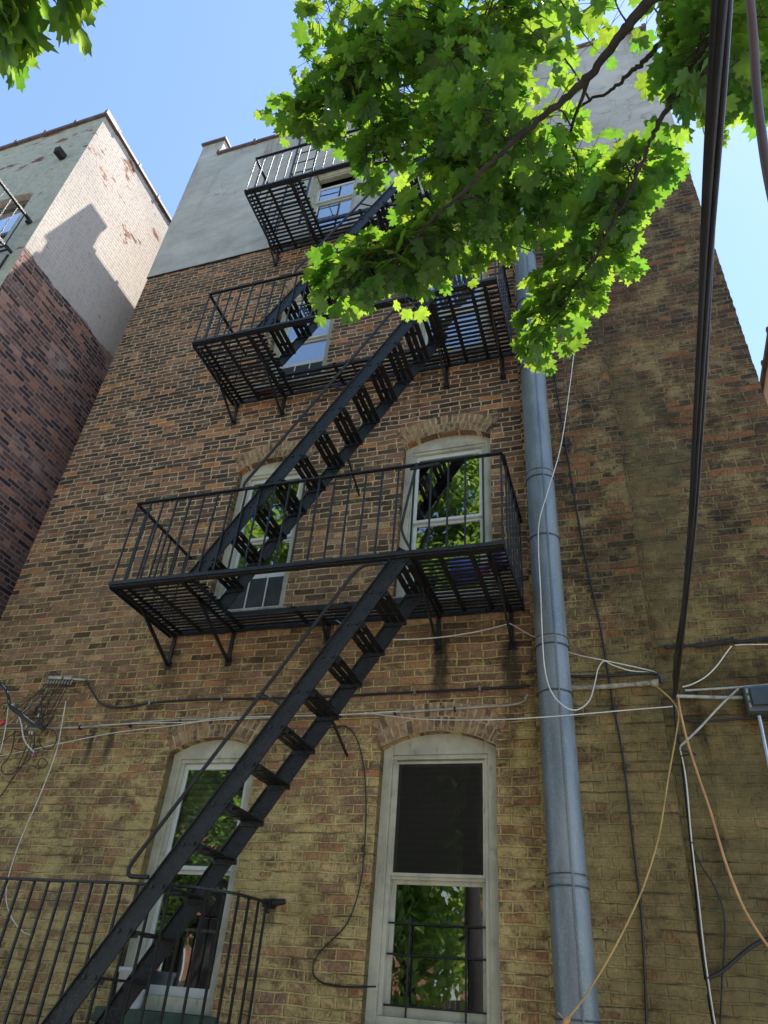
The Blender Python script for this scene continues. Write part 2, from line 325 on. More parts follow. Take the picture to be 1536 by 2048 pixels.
# ------------------------------------------------------------------ world and light
w=bpy.data.worlds.new('World'); sc.world=w; w.use_nodes=True; nt=w.node_tree
SUN=Vector((1,.71,2.8)).normalized()
sk=nt.nodes.new('ShaderNodeTexSky'); sk.sky_type='NISHITA'; sk.sun_disc=False; sk.sun_elevation=math.asin(SUN.z); sk.sun_rotation=math.atan2(SUN.x,SUN.y)
sk.air_density=1.0; sk.dust_density=.12; sk.ozone_density=1.2
bg=nt.nodes['Background']; nt.links.new(sk.outputs[0],bg.inputs[0]); bg.inputs[1].default_value=.15
sl=bpy.data.lights.new('sun','SUN'); sl.energy=4.5; sl.angle=R(.53); sl.color=(1,.95,.86); so=bpy.data.objects.new('sun',sl); COL.objects.link(so)
so.rotation_euler=(-SUN).to_track_quat('-Z','Y').to_euler()
sc.view_settings.view_transform='Standard'; sc.view_settings.look='None'; sc.view_settings.exposure=1.28; sc.view_settings.gamma=1
# ------------------------------------------------------------------ ground
gm=MB(); gm.add([(-400,-400,-1.6),(400,-400,-1.6),(400,400,-1.6),(-400,400,-1.6)],[(0,1,2,3)])
g_=gm.build('ground',GROUND); g_['kind']='structure'
# ------------------------------------------------------------------ main building
XL,XR=-6.13,1.535; ZG=-1.6; ZC=8.93; ZP=12.36; BACK=14.
bld=empty('apartment_building',(0,0,ZG))
tag(bld,'tall brown brick apartment building with grey cement top and arched windows','building')
WX={'L':(-3.636,-2.815),'R':(-1.765,-.885)}
FL=[1.66,4.70,7.74,10.73]; HGT=1.76     # springing height of each arch; sills are HGT below
def arc(x0,x1,zs,rise=.115,n=12):
    c=(x1-x0)/2; Rr=(c*c+rise*rise)/(2*rise); return [(x0+2*c*i/n, zs+math.sqrt(max(0,Rr*Rr-(c-2*c*i/n)**2))-(Rr-rise)) for i in range(n+1)]
def wall_face(mb,x0,x1,z0,z1,y,holes,depth,jog=None):
    """front sheet of a wall with arched holes and their reveals"""
    xs=sorted({x0,x1}|{h[0] for h in holes}|{h[1] for h in holes})
    for a,b in zip(xs,xs[1:]):
        hs=sorted([h for h in holes if h[0]<=a+1e-6 and h[1]>=b-1e-6],key=lambda h:h[2])
        lowpts=[(a,z0),(b,z0)]
        for h in hs:
            pts=[(p[0],y,p[1]) for p in lowpts]+[(b,y,h[2]),(a,y,h[2])]
            mb.add(pts,[tuple(range(len(pts)))])
            lowpts=arc(h[0],h[1],h[3],h[4])
        top=[(b,z1),(a,z1)]
        pts=[(p[0],y,p[1]) for p in lowpts]+[(p[0],y,p[1]) for p in top]
        mb.add(pts,[tuple(range(len(pts)))])
    for h in holes:
        lp=[(h[0],h[2]),(h[1],h[2])]+arc(h[0],h[1],h[3],h[4])[::-1]
        n=len(lp)
        mb.add([(p[0],y,p[1]) for p in lp]+[(p[0],y+depth,p[1]) for p in lp],[(i,(i+1)%n,(i+1)%n+n,i+n) for i in range(n)])
RIS=[.115,.115,.115,.05]
holes=[(*WX[s],FL[k]-HGT,FL[k],RIS[k]) for s in 'LR' for k in range(4)]
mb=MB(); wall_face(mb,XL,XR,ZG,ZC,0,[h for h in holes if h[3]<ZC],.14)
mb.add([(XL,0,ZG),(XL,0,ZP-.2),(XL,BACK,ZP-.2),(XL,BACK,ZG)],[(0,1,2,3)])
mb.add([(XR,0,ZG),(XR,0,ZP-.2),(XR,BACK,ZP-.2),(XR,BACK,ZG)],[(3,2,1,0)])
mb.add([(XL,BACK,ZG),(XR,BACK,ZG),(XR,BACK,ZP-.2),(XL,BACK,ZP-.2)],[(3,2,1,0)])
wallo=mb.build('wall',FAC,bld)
mb=MB(); mb.add([(XL,.3,ZP-.5),(XR,.3,ZP-.5),(XR,BACK,ZP-.5),(XL,BACK,ZP-.5)],[(0,1,2,3)]); mb.build('roof',ROOFM,bld)
mb=MB(); wall_face(mb,XL-.012,XR+.012,ZC,ZP,-.015,[h for h in holes if h[3]>ZC],.155)
mb.add([(XL-.012,-.015,ZC),(XR+.012,-.015,ZC),(XR+.012,.0,ZC),(XL-.012,0,ZC)],[(0,1,2,3)])
mb.add([(XL-.012,-.015,ZC),(XL-.012,-.015,ZP),(XL-.012,.4,ZP),(XL-.012,.4,ZC)],[(0,1,2,3)])
mb.add([(XR+.012,-.015,ZC),(XR+.012,-.015,ZP),(XR+.012,.4,ZP),(XR+.012,.4,ZC)],[(3,2,1,0)])
mb.add([(XL,.3,ZP-.6),(XR,.3,ZP-.6),(XR,.3,ZP),(XL,.3,ZP)],[(3,2,1,0)])
# corner pier standing above the parapet
mb.box((XL-.012,-.014,ZP),(XL+.43,.34,ZP+.52))
stu=mb.build('cement_render',STU,bld)
# ragged drip edge under the render
mb=MB(); pts=[]
x=XL-.012
while x<XR+.01:
    x2=min(x+random.uniform(.08,.3),XR+.012); dz=random.uniform(.002,.035)
    mb.box((x,-.021,ZC-dz),(x2,.0,ZC+.003)); x=x2
mb.build('render_edge',DARKLEDGE,bld)
def coping(mb,p,q,wd,h,nub=.62,axis='x'):
    p,q=Vector(p),Vector(q); L=(q-p).length; d=(q-p)/L; n=max(1,int(L/nub)); 
    mb.bar(p,q,wd,h)
    for i in range(n+1):
        c=p+d*(L*i/n); a=c-d*.03; b=c+d*.03
        mb.bar(a,b,wd+.03,h+.045)
mb=MB(); coping(mb,(XL+.44,.14,ZP+.03),(XR+.02,.14,ZP+.03),.40,.055,.72)
coping(mb,(XL+.12,.36,ZP-.17),(XL+.12,BACK,ZP-.17),.34,.06,.62)
mb.box((XL-.045,-.06,ZP+.52),(XL+.47,.38,ZP+.575))
mb.build('coping',COPE,bld,.006)
# chimney breast with a ragged brick edge
BX0,BX1,BY=-.575,.283,-.085
mb=MB(); z=ZG; zt=9.0-.08
while z<zt:
    z2=min(z+.0675,zt); k=round((z-ZG)/.0675); j=random.uniform(-.004,.004)
    mb.add([(BX0+j,BY,z),(BX1-j,BY,z),(BX1-j,BY,z2),(BX0+j,BY,z2)],[(0,1,2,3)])
    mb.add([(BX1-j,BY,z),(BX1-j,-.001,z),(BX1-j,-.001,z2),(BX1-j,BY,z2)],[(0,1,2,3)])
    mb.add([(BX0+j,-.001,z),(BX0+j,BY,z),(BX0+j,BY,z2),(BX0+j,-.001,z2)],[(0,1,2,3)])
    z=z2
mb.build('chimney_breast',FAC,bld)
# ragged outer corner bricks
mb=MB(); mb2=MB(); z=ZG; k=0
while z<ZC-.03:
    for X0,X1 in ((XR,XR+random.uniform(.002,.007)),(XL-random.uniform(.0,.008),XL)):
        if k%2==0 or random.random()<.25: (mb if X0>0 else mb2).box((X0,.0015,z+.006),(X1,.2,z+.061))
    z+=.0675; k+=1
mb.build('corner_bricks',FAC,bld); mb2.build('corner_bricks',FAC,bld)
# windows
def window(side,k):
    x0,x1=WX[side]; zs=FL[k]; z0=zs-HGT; ri=RIS[k]; y=.075 if k<3 else .06
    fr=MB(); cw=.072
    a=arc(x0,x1,zs,ri); hz=zs-.035
    pts=[(x0,hz)]+[(x1,hz)]+a[::-1]; n=len(pts)
    fr.add([(p[0],y,p[1]) for p in pts]+[(p[0],y+.04,p[1]) for p in pts],[tuple(range(n))]+[(i,(i+1)%n,(i+1)%n+n,i+n) for i in range(n)])
    fr.box((x0,y,z0),(x0+cw,y+.06,hz)); fr.box((x1-cw,y,z0),(x1,y+.06,hz)); fr.box((x0+cw,y+.008,z0),(x1-cw,y+.08,z0+.09))
    ix0,ix1=x0+cw,x1-cw
    fr.box((ix0,y+.012,hz-.035),(ix1,y+.09,hz-.001)); fr.box((ix0,y+.02,z0+.09),(ix0+.03,y+.1,hz-.035)); fr.box((ix1-.03,y+.02,z0+.09),(ix1,y+.1,hz-.035))
    o=fr.build('window',TRIM,bld,.004)
    ix0+=.03; ix1-=.03; zt=hz-.035; zb=z0+.09; zm=zb+(zt-zb)*(.49 if side=='R' else .5); sw=.032
    if k==3: zm=zb+(zt-zb)*.62
    us=MB(); yy=y+.045
    zut=zt if k<3 else zt-.22
    us.box((ix0,yy,zut-.045),(ix1,yy+.03,zut)); us.box((ix0,yy,zm),(ix1,yy+.03,zm+.03)); us.box((ix0,yy,zm+.03),(ix0+sw,yy+.03,zut-.045)); us.box((ix1-sw,yy,zm+.03),(ix1,yy+.03,zut-.045))
    us.build('upper_sash',VINYL if not(side=='R' and k==0) else TRIM,o,.003)
    gl=MB(); gl.add([(ix0+sw,yy+.012,zm+.03),(ix1-sw,yy+.012,zm+.03),(ix1-sw,yy+.012,zut-.045),(ix0+sw,yy+.012,zut-.045)],[(0,1,2,3)])
    y2=y+.078
    zlb=zb if not(side=='L' and k in(1,2)) else zb+.36
    ls=MB(); ls.box((ix0,y2,zm-.025),(ix1,y2+.03,zm+.025)); ls.box((ix0,y2,zlb),(ix1,y2+.03,zlb+.06)); ls.box((ix0,y2,zlb+.06),(ix0+sw,y2+.03,zm-.025)); ls.box((ix1-sw,y2,zlb+.06),(ix1,y2+.03,zm-.025))
    if side=='L' and k==0: ls.box((ix0+sw,y2+.02,zlb+.40),(ix1-sw,y2+.035,zlb+.42)); ls.box(((ix0+ix1)/2-.01,y2+.02,zlb+.06),((ix0+ix1)/2+.01,y2+.035,zlb+.40))
    ls.build('lower_sash',VINYL if not(side=='R' and k==0) else TRIM,o,.003)
    gl.add([(ix0+sw,y2+.012,zlb+.06),(ix1-sw,y2+.012,zlb+.06),(ix1-sw,y2+.012,zm-.025),(ix0+sw,y2+.012,zm-.025)],[(0,1,2,3)])
    gl.build('glass',GLASS,o)
    if zlb>zb:   # screen insert under the raised sash
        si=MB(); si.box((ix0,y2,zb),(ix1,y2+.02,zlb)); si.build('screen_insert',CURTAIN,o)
        for fx in (.02,.36,.68,.98): sm_=MB(); xx=ix0+(ix1-ix0)*fx; sm_.box((xx-.006,y2-.01,zb),(xx+.006,y2-.001,zlb)); sm_.build('screen_bar',VINYL,o)
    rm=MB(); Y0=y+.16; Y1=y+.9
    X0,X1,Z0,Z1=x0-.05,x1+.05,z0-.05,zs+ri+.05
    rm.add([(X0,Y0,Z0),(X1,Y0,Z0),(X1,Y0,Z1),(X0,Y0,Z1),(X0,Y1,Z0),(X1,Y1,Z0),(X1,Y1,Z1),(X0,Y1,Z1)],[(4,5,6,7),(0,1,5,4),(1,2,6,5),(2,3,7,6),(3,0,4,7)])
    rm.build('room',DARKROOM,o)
    if k==0 or k>=2:
        bl=MB(); bl.box((ix0,y+.125,zm-.0),(ix1,y+.13,zt)) if k==0 else bl.box((ix0,y+.125,zm-.45),(ix1,y+.13,zut)); bl.build('blind',BLIND if k==0 else SHADE,o)
    if side=='R' and k==0:
        bl=MB(); bl.add([(ix0,y+.022+.012,zm+.03),(ix1,y+.022+.012,zm+.03),(ix1,y+.034,zt-.02),(ix0,y+.034,zt-.02)],[(0,1,2,3)]); bl.build('insect_screen',m_screen,o)
        bf=MB(); 
        for a_,b_ in (((ix0,y+.028,zm+.02),(ix1,y+.043,zm+.04)),((ix0,y+.028,zt-.03),(ix1,y+.043,zt-.012)),((ix0,y+.028,zm+.04),(ix0+.016,y+.043,zt-.03)),((ix1-.016,y+.028,zm+.04),(ix1,y+.043,zt-.03))): bf.box(a_,b_)
        bf.build('screen_frame',TRIM,o)
        gd=MB()
        for dz in (.06,.34,.52): gd.tube([(ix0-.012,y+.055,zb+dz),(ix1+.012,y+.055,zb+dz)],.0062,6)
        for dx in (.29,.73): xx=x0+(x1-x0)*dx; gd.tube([(xx,y+.046,zb-.0),(xx,y+.046,zb+.60-.12*dx)],.0075,6)
        gd.build('guard_bars',IRON,o)
    sl_=MB(); sl_.box((x0-.06,-.05,z0-.09),(x1+.06,y+.05,z0)); sl_.build('sill',SILL if (k==0 and side=='L') else STONE,o,.006)
    if k<3:   # brick rowlock arch, two rings
        ar=MB()
        for ring in (0,1):
            A=arc(x0-.0,x1+.0,zs,ri,n=17 if ring==0 else 18)
            for p,q in zip(A,A[1:]):
                p,q=Vector((p[0],0,p[1])),Vector((q[0],0,q[1])); t=(q-p).normalized(); nrm=Vector((-t.z,0,t.x)); g_=.005
                r0=.006+ring*.11; r1=r0+.1; yy_=-random.uniform(.003,.009)
                c=[p+t*g_+nrm*r0,q-t*g_+nrm*r0,q-t*g_+nrm*r1,p+t*g_+nrm*r1]
                ar.add([(v.x,yy_,v.z) for v in c]+[(v.x,.001,v.z) for v in c],[(0,1,2,3),(0,4,5,1),(1,5,6,2),(2,6,7,3),(3,7,4,0)])
        ar.build('brick_arch',VOUS,o)
        am=MB(); A=arc(x0,x1,zs,ri); T2=[(p[0]*1.0+(p[0]-(x0+x1)/2)*.06,p[1]+.222) for p in A]
        for i in range(len(A)-1): am.add([(A[i][0],-.0022,A[i][1]+.002),(A[i+1][0],-.0022,A[i+1][1]+.002),(T2[i+1][0],-.0022,T2[i+1][1]),(T2[i][0],-.0022,T2[i][1])],[(0,1,2,3)])
        am.build('arch_mortar',BED,o)
    return o
def mk_screen():
    g=G('fine insect mesh'); d=g.n.new('ShaderNodeBsdfDiffuse'); d.inputs[0].default_value=(.035,.034,.028,1); t=g.n.new('ShaderNodeBsdfTransparent'); t.inputs[0].default_value=(.5,.5,.5,1)
    m=g.n.new('ShaderNodeMixShader'); P,_,_=g.pos(); g.put(m.inputs[0],g.step(g.noise(P,2.,3,.6),.3,.8,.42,.22)); g.t.links.new(d.outputs[0],m.inputs[1]); g.t.links.new(t.outputs[0],m.inputs[2]); g.t.links.new(m.outputs[0],g.out.inputs[0]); return g.m
m_screen=mk_screen()
def mk_vous():
    g=G('arch brick'); P,Nn,rnd=g.pos(); n2=g.noise(P,16.,4,.65); n3=g.noise(P,60.,3,.6)
    c=g.ramp(rnd,[(0,(.06,.045,.034)),(.3,(.16,.10,.062)),(.6,(.235,.14,.082)),(1,(.29,.175,.095))])
    c=g.mix(g.M('MULTIPLY',g.step(n2,.42,.62),.6),c,(.42,.32,.175)); g.bsdf(c,.9,normal=g.bump(g.M('ADD',n2,n3),.7,.01),spec=.2); return g.m
VOUS=mk_vous(); BED=m_simple('arch bedding mortar',(.40,.305,.17),.95,var=.35,scale=12.,bs=.8,dirt=((.05,.04,.03),.6))
for s in 'LR':
    for k in range(4): window(s,k)
# ------------------------------------------------------------------ fire escape
FE=empty('fire_escape',(-2.3,0,2.77)); tag(FE,'black iron fire escape zigzagging down the brown brick building','fire escape')
YF=-.96; LX0,LX1=-3.95,-.63; HX0,HX1=-3.16,-1.34; STRIP=.31; LZ=[2.77,5.78,8.79]
def landing(z,k):
    m=MB()
    # frame angles
    m.box((LX0,YF-.006,z-.034),(LX1,YF,z+.008)); m.box((LX0,YF+.0005,z-.045),(LX0+.008,-.0,z+.01)); m.box((LX1-.008,YF+.0005,z-.045),(LX1,0,z+.01))
    m.box((LX0+.01,YF+.0005,z-.034),(LX1-.01,YF+.032,z-.029)); m.box((LX0+.009,-.02,z-.04),(LX1-.009,-.012,z+.008))
    m.box((HX0-.008,YF+.001,z-.04),(HX0,-STRIP,z-.001)); m.box((HX1,YF+.001,z-.04),(HX1+.008,-STRIP,z-.001)); m.box((HX0-.04,-STRIP-.008,z-.04),(HX1+.03,-STRIP,z-.001))
    # slats
    n=17; 
    for i in range(n):
        yy=YF+.045+i*(-.05-YF-.045)/(n-1); dj=random.uniform(-.003,.003)
        def slat(a,b): m.box((a,yy-.0145+dj,z),(b,yy+.0145+dj,z+.007))
        if yy>-STRIP: slat(LX0+.012,LX1-.012)
        else:
            slat(LX0+.012,HX0+.01+random.uniform(-.01,.03)); slat(HX1-.02+random.uniform(-.03,.0),LX1-.012)
    # cross bars under the slats
    for xx in (LX0+.12,LX0+.34,HX0-.14,HX0-.02,HX1+.03,HX1+.22,LX1-.26,LX1-.13):
        m.box((xx-.019,YF+.02,z-.010),(xx+.019,-.02,z-.0005))
    for xx in (HX0+.62,HX0+1.1): m.box((xx-.019,-STRIP-.02,z-.010),(xx+.019,-.02,z-.0005))
    o=m.build('landing',IRON,FE)
    if k==0:
        pass
    r=MB(); zr=z+.835
    r.bar((LX0-.005,YF,zr),(LX1+.005,YF,zr),.034,.012); r.bar((LX0,YF+.017,zr),(LX0,0,zr),.034,.012); r.bar((LX1,YF+.017,zr),(LX1,0,zr),.034,.012)
    r.bar((LX0-.004,YF-.012,z-.002),(LX1+.004,YF-.012,z-.002),.012,.03)
    nb=24
    for i in range(nb+1):
        x=LX0+.012+(LX1-LX0-.024)*i/nb
        if k<2 and abs(x+2.62)<.0: continue
        r.bar((x,YF-.001,z-.03),(x+random.uniform(-.004,.004),YF-.001,zr-.006),.013,.013,up=(0,1,0))
    for X in (LX0,LX1):
        for i in range(1,7):
            y=YF*(1-i/6.6); r.bar((X,y,z-.03),(X,y,zr-.006),.013,.013,up=(0,1,0))
    # gate latch bar and bent grab rail at the hatch
    r.tube([(HX0+.35,YF+.03,zr-.045),(HX0+.62,YF+.03,zr-.035)],.012,6) if k else r.tube([(HX1-.02,YF-.03,zr-.06),(HX1+.22,YF-.03,zr-.045)],.014,6)
    if k==0: r.tube(spline([(HX1+.02,YF-.02,z+.02),(HX1-.045,YF-.03,z+.16),(HX1-.05,YF-.03,z+.3),(HX1+.03,YF-.02,zr)],6),.011,6)
    r.build('railing',IRON,o)
    for X,dep,ft in ((LX0+.07,.56,.33),(HX0-.1,.66,.33),(HX1-.0,.55,.34),(LX1-.11,.62,.34),(-2.33,.22,.19)):
        b=MB()
        b.bar((X,-.014,z-.045),(X,-.014,z-ft),.035,.018,up=(0,1,0)); b.bar((X,-.018,z-ft+.005),(X,-dep,z-.042),.034,.014,up=(1,0,0)); b.bar((X,-.02,z-.04),(X,-max(dep,.9) if dep>.3 else -STRIP,z-.035),.014,.03)
        b.box((X-.03,-.012,z-ft-.03),(X+.03,-.001,z-ft+.04))
        b.build('bracket',IRON,o)
    return o
for k,z in enumerate(LZ): landing(z,k)
def stair(p0,p1,k):
    """two flat stringers from the foot (x,z) to the head, slotted treads, bolts and a pipe handrail"""
    (x0,z0),(x1,z1)=p0,p1; L=math.hypot(x1-x0,z1-z0); dx,dz=(x1-x0)/L,(z1-z0)/L; nx,nz=-dz,dx
    YO,YI=YF+.012,-.455; wd=.128
    root=MB()
    for y in (YO,YI):
        a=Vector((x0,y,z0)); b=Vector((x1,y,z1)); root.bar(a,b,.010,wd,up=(nx,0,nz))
        root.bar(a+Vector((nx*wd/2,.0 ,nz*wd/2)),b+Vector((nx*wd/2,0,nz*wd/2)),.03,.008,up=(nx,0,nz))
    n=int(round((z1-z0)/.2505))
    for i in range(1,n+1):
        zz=z0+(i-.35)*(z1-z0)/n; xx=x0+(zz-z0)*dx/dz
        for y,s in ((YO,-1),(YI,1)):
            for ox,oz in ((-.035,-.002),(.04,.0)):
                q=Vector((xx+ox,y,zz+oz)); root.tube([q+Vector((0,-.012,0)),q+Vector((0,.012,0))],.013,6)
    o=root.build('staircase',IRON,FE)
    for i in range(1,n+1):
        zz=z0+(i-.35)*(z1-z0)/n; xx=x0+(zz-z0)*dx/dz
        s=MB()
        for j in (-1,0,1):
            c=xx+.005+j*.062
            s.box((c-.0235,YO+.006,zz-.004),(c+.0235,YI-.006,zz+.004))
        s.box((xx-.085,YO+.0065,zz-.035),(xx+.095,YO+.016,zz-.004)); s.box((xx-.085,YI-.016,zz-.035),(xx+.095,YI-.0065,zz-.004))
        for fy in (.28,.7): 
            yy=YO+(YI-YO)*fy; s.box((xx-.08,yy-.02,zz-.009),(xx+.09,yy+.02,zz-.0045))
        s.build('step',IRON,o)
    h=MB(); yh=YO-.03; off=.235
    def on(t,of): return Vector((x0+dx*t+nx*of,yh,z0+dz*t+nz*of))
    t0=1.06 if k==0 else .95; t1=L-.16
    dv=Vector((dx,0,dz)); gap=(off-.07)/abs(nx)
    def bez(a,c,b,n=8): return [a*(1-t)**2+c*2*t*(1-t)+b*t*t for t in [i/n for i in range(n+1)]]
    S=on(t0,.07); C0=S+Vector((-gap,0,0)); E=on(t1,.05); C1=E+Vector((-(off-.05)/abs(nx),0,0))
    hp=[S]+bez(C0+Vector((.09,0,0)),C0,C0+dv*.13)+bez(C1-dv*.13,C1,C1+Vector((.08,0,0)))+[E]
    h.tube(hp,.0135,8)
    tb=on((t0+t1)/2,off); h.bar(tb,on((t0+t1)/2+.02,.05)+Vector((.0,.03,0)),.012,.016)
    h.build('handrail',IRON,o)
    t=MB()
    if k<2:
        fr_=.655 if k==0 else .5; a=Vector((x0+dx*L*fr_,YI,z0+dz*L*fr_)); t.bar(a+Vector((.05,0,.02)),(a.x+.03,-.01,a.z-.12),.014,.022); 
        if k==0: t.box((a.x-.06,YO+.02,a.z+.10),(a.x+.05,YI+.03,a.z+.108))
        t.build('wall_tie',IRON,o)
    return o
off=.055
stair((-3.395,-.35),(-1.36,2.80),0)
for k in (1,2): stair((-3.155,LZ[k-1]-.02),(-1.28,LZ[k]-.03),k)
# gooseneck ladder to the roof
ld=MB(); ya=-.33
for X in (-3.80,-3.43):
    ld.tube(spline([(X,ya,LZ[2]+.02),(X,ya,11.6),(X,ya,12.75),(X,ya+.1,13.0),(X,ya+.32,13.08),(X,ya+.55,12.95),(X,ya+.62,12.6)],6),.016,8)
for i in range(13): zz=LZ[2]+.3+i*.29; ld.tube([(-3.80,ya,zz),(-3.43,ya,zz)],.009,6)
for zz in (10.3,11.9):
    for X in (-3.80,-3.43): ld.bar((X,ya,zz),(X,-.015,zz),.008,.03)
ld.build('roof_ladder',IRON,FE)
# things left on the landings
def bag(name,mat,c,s,label,cat,seed):
    m=MB(); rg=random.Random(seed); n=14; rows=8; vs=[]; fs=[]
    for i in range(rows+1):
        t=i/rows; ph=math.pi*t
        for k in range(n):
            a=2*math.pi*k/n; rr=math.sin(ph)**.6*(1+.16*math.sin(3*a+seed)+rg.uniform(-.06,.06))
            vs.append((c[0]+s[0]*rr*math.cos(a),c[1]+s[1]*rr*math.sin(a),c[2]+s[2]*(1-math.cos(ph))/2))
    for i in range(rows):
        for k in range(n): fs.append((i*n+k,i*n+(k+1)%n,(i+1)*n+(k+1)%n,(i+1)*n+k))
    m.add(vs,fs,True); o=m.build(name,mat,loc=(c[0],c[1],c[2])); tag(o,label,cat); return o
zl=LZ[0]+.008
bag('plastic_bag',BLUE,(-1.02,-.48,zl),(.14,.15,.16),'crumpled blue plastic bag on the lowest fire escape landing','bag',1)
bag('plastic_toy',PINK,(-.86,-.53,zl),(.05,.05,.09),'small pink plastic lump beside the blue bag on the landing','toy',5)
bk=MB()
def lathe(mb,c,prof,n=20):
    vs=[];fs=[]
    for r_,z_ in prof:
        for k in range(n): a=2*math.pi*k/n; vs.append((c[0]+r_*math.cos(a),c[1]+r_*math.sin(a),c[2]+z_))
    for i in range(len(prof)-1):
        for k in range(n): fs.append((i*n+k,i*n+(k+1)%n,(i+1)*n+(k+1)%n,(i+1)*n+k))
    mb.add(vs,fs,True)
lathe(bk,(-.73,-.64,zl),[(0,0),(.072,0),(.076,.01),(.086,.11),(.093,.115),(.093,.13),(.083,.13),(.072,.015),(0,.015)])
tag(bk.build('flower_pot',PURP,loc=(-.73,-.64,zl)),'purple plastic pot in the right corner of the lowest landing','pot')
rg_=MB(); rg_.add([(-3.62,-.12,LZ[1]+.012),(-3.44,-.1,LZ[1]+.02),(-3.4,-.04,LZ[1]+.014),(-3.52,-.03,LZ[1]+.03),(-3.64,-.05,LZ[1]+.013)],[(0,1,2,3,4)])
rg_.add([(-3.62,-.12,LZ[1]+.018),(-3.44,-.1,LZ[1]+.026),(-3.4,-.04,LZ[1]+.02),(-3.52,-.03,LZ[1]+.036),(-3.64,-.05,LZ[1]+.019)],[(0,1,2,3,4)])
tag(rg_.build('rag',REDM,loc=(-3.5,-.08,LZ[1]+.01)),'red rag lying by the wall on the middle landing','rag')
pz=FL[0]-HGT
pl=MB(); lathe(pl,(WX['L'][0]+.16,-.0,pz),[(0,0),(.085,0),(.09,.01),(.105,.2),(.115,.21),(.115,.235),(.1,.235),(.085,.02),(0,.02)])
tag(pl.build('plastic_pail',BUCK,loc=(WX['L'][0]+.16,0,pz)),'white plastic pail on the green sill of the lower left window','pail')
# ------------------------------------------------------------------ stoop balcony at lower left
bal=empty('balcony',(-4.,-.4,-.45)); tag(bal,'low black iron balcony with curved railing in front of lower left window','balcony')
zr=.57; path=[(-6.1,-.75,zr),(-3.05,-.75,zr)]+[(-2.98+.42*math.sin(a)*1.12,-.75+.40*(1-math.cos(a)),zr) for a in [i*math.pi/16 for i in range(1,9)]]+[(-2.49,-.2,zr),(-2.49,-.03,zr)]
m=MB()
for a,b in zip(path,path[1:]): 
    d=(Vector(b)-Vector(a)).normalized()*.006; m.bar(Vector(a)-d,Vector(b)+d,.04,.014)
m.build('top_rail',IRON,bal)
m=MB(); 
def walk(path,step,s0):
    acc=s0; out=[]
    for a,b in zip(path,path[1:]):
        a,b=Vector(a),Vector(b); L=(b-a).length
        while acc<L: out.append(a+(b-a)*(acc/L)); acc+=step
        acc-=L
    return out
for p in walk(path,.118,.05): m.bar((p.x,p.y,-.45),(p.x,p.y,zr-.005),.014,.014,up=(0,1,0))
m.build('balusters',IRON,bal)
m=MB(); m.box((-6.1,-.77,-.47),(-2.47,-.01,-.44)); m.build('floor_plate',IRON,bal)
m=MB(); m.bar((-2.49,-.09,zr),(-2.49,-.0,zr+.0),.06,.05); m.tube([(-2.5,-.05,zr),(-2.38,-.02,zr+.02)],[.03,.016],6); m.tube([(-2.49,-.05,zr+.0),(-2.50,-.04,zr-.06)],.016,6); m.build('wall_mount',IRON,bal)
# ------------------------------------------------------------------ flue pipe
PX,PY,PR=-.418,-.225,.118
fp=empty('flue_pipe',(PX,PY,ZG)); tag(fp,'tall round galvanised metal flue pipe strapped to the brick wall','pipe')
zj=[at(1140,1765,PY).z,at(1110,1290,PY).z,at(1075,960,PY).z,at(1050,740,PY).z,at(1045,515,PY).z,at(1040,390,PY).z]
zs=[ZG]+zj+[9.6,11.2,13.3]; PRs=[]
for i,(a,b) in enumerate(zip(zs,zs[1:])):
    m=MB(); rr=PR*(1-.004*(i%2)); m.tube([(PX,PY,a),(PX,PY,b+.02)],rr,40,caps=False)
    m.box((PX+.04-.006,PY-rr-.0015,a),(PX+.04+.006,PY-rr*.9,b)); o=m.build('pipe_section',GALV,fp)
for z in zs[1:-1]:
    m=MB(); m.tube([(PX,PY,z-.036),(PX,PY,z-.034),(PX,PY,z-.030),(PX,PY,z-.026),(PX,PY,z-.006),(PX,PY,z),(PX,PY,z+.006),(PX,PY,z+.026),(PX,PY,z+.030),(PX,PY,z+.034),(PX,PY,z+.036)],[PR+q for q in (.0006,.004,.006,.001,.001,.005,.001,.001,.006,.004,.0006)],40,caps=False); m.build('joint_ring',GALV,fp)
    for d in (-.033,.033):
        m=MB(); m.tube([(PX,PY,z+d-.004),(PX,PY,z+d+.004)],PR+.0072,40); m.build('joint_line',GALVD,fp)
for zc in (at(1126,1480-90,PY).z,at(1062,1085,PY).z,at(1046,615,PY).z,at(1160,2042,PY).z):
    m=MB(); m.tube([(PX,PY,zc-.005),(PX,PY,zc+.005)],PR+.007,40); m.bar((PX-PR+.02,PY+.03,zc),(PX-PR+.02,BY-.0,zc),.006,.026); m.bar((PX+PR-.02,PY+.03,zc),(PX+PR-.02,BY,zc),.006,.026); m.build('wall_strap',GALVD,fp)
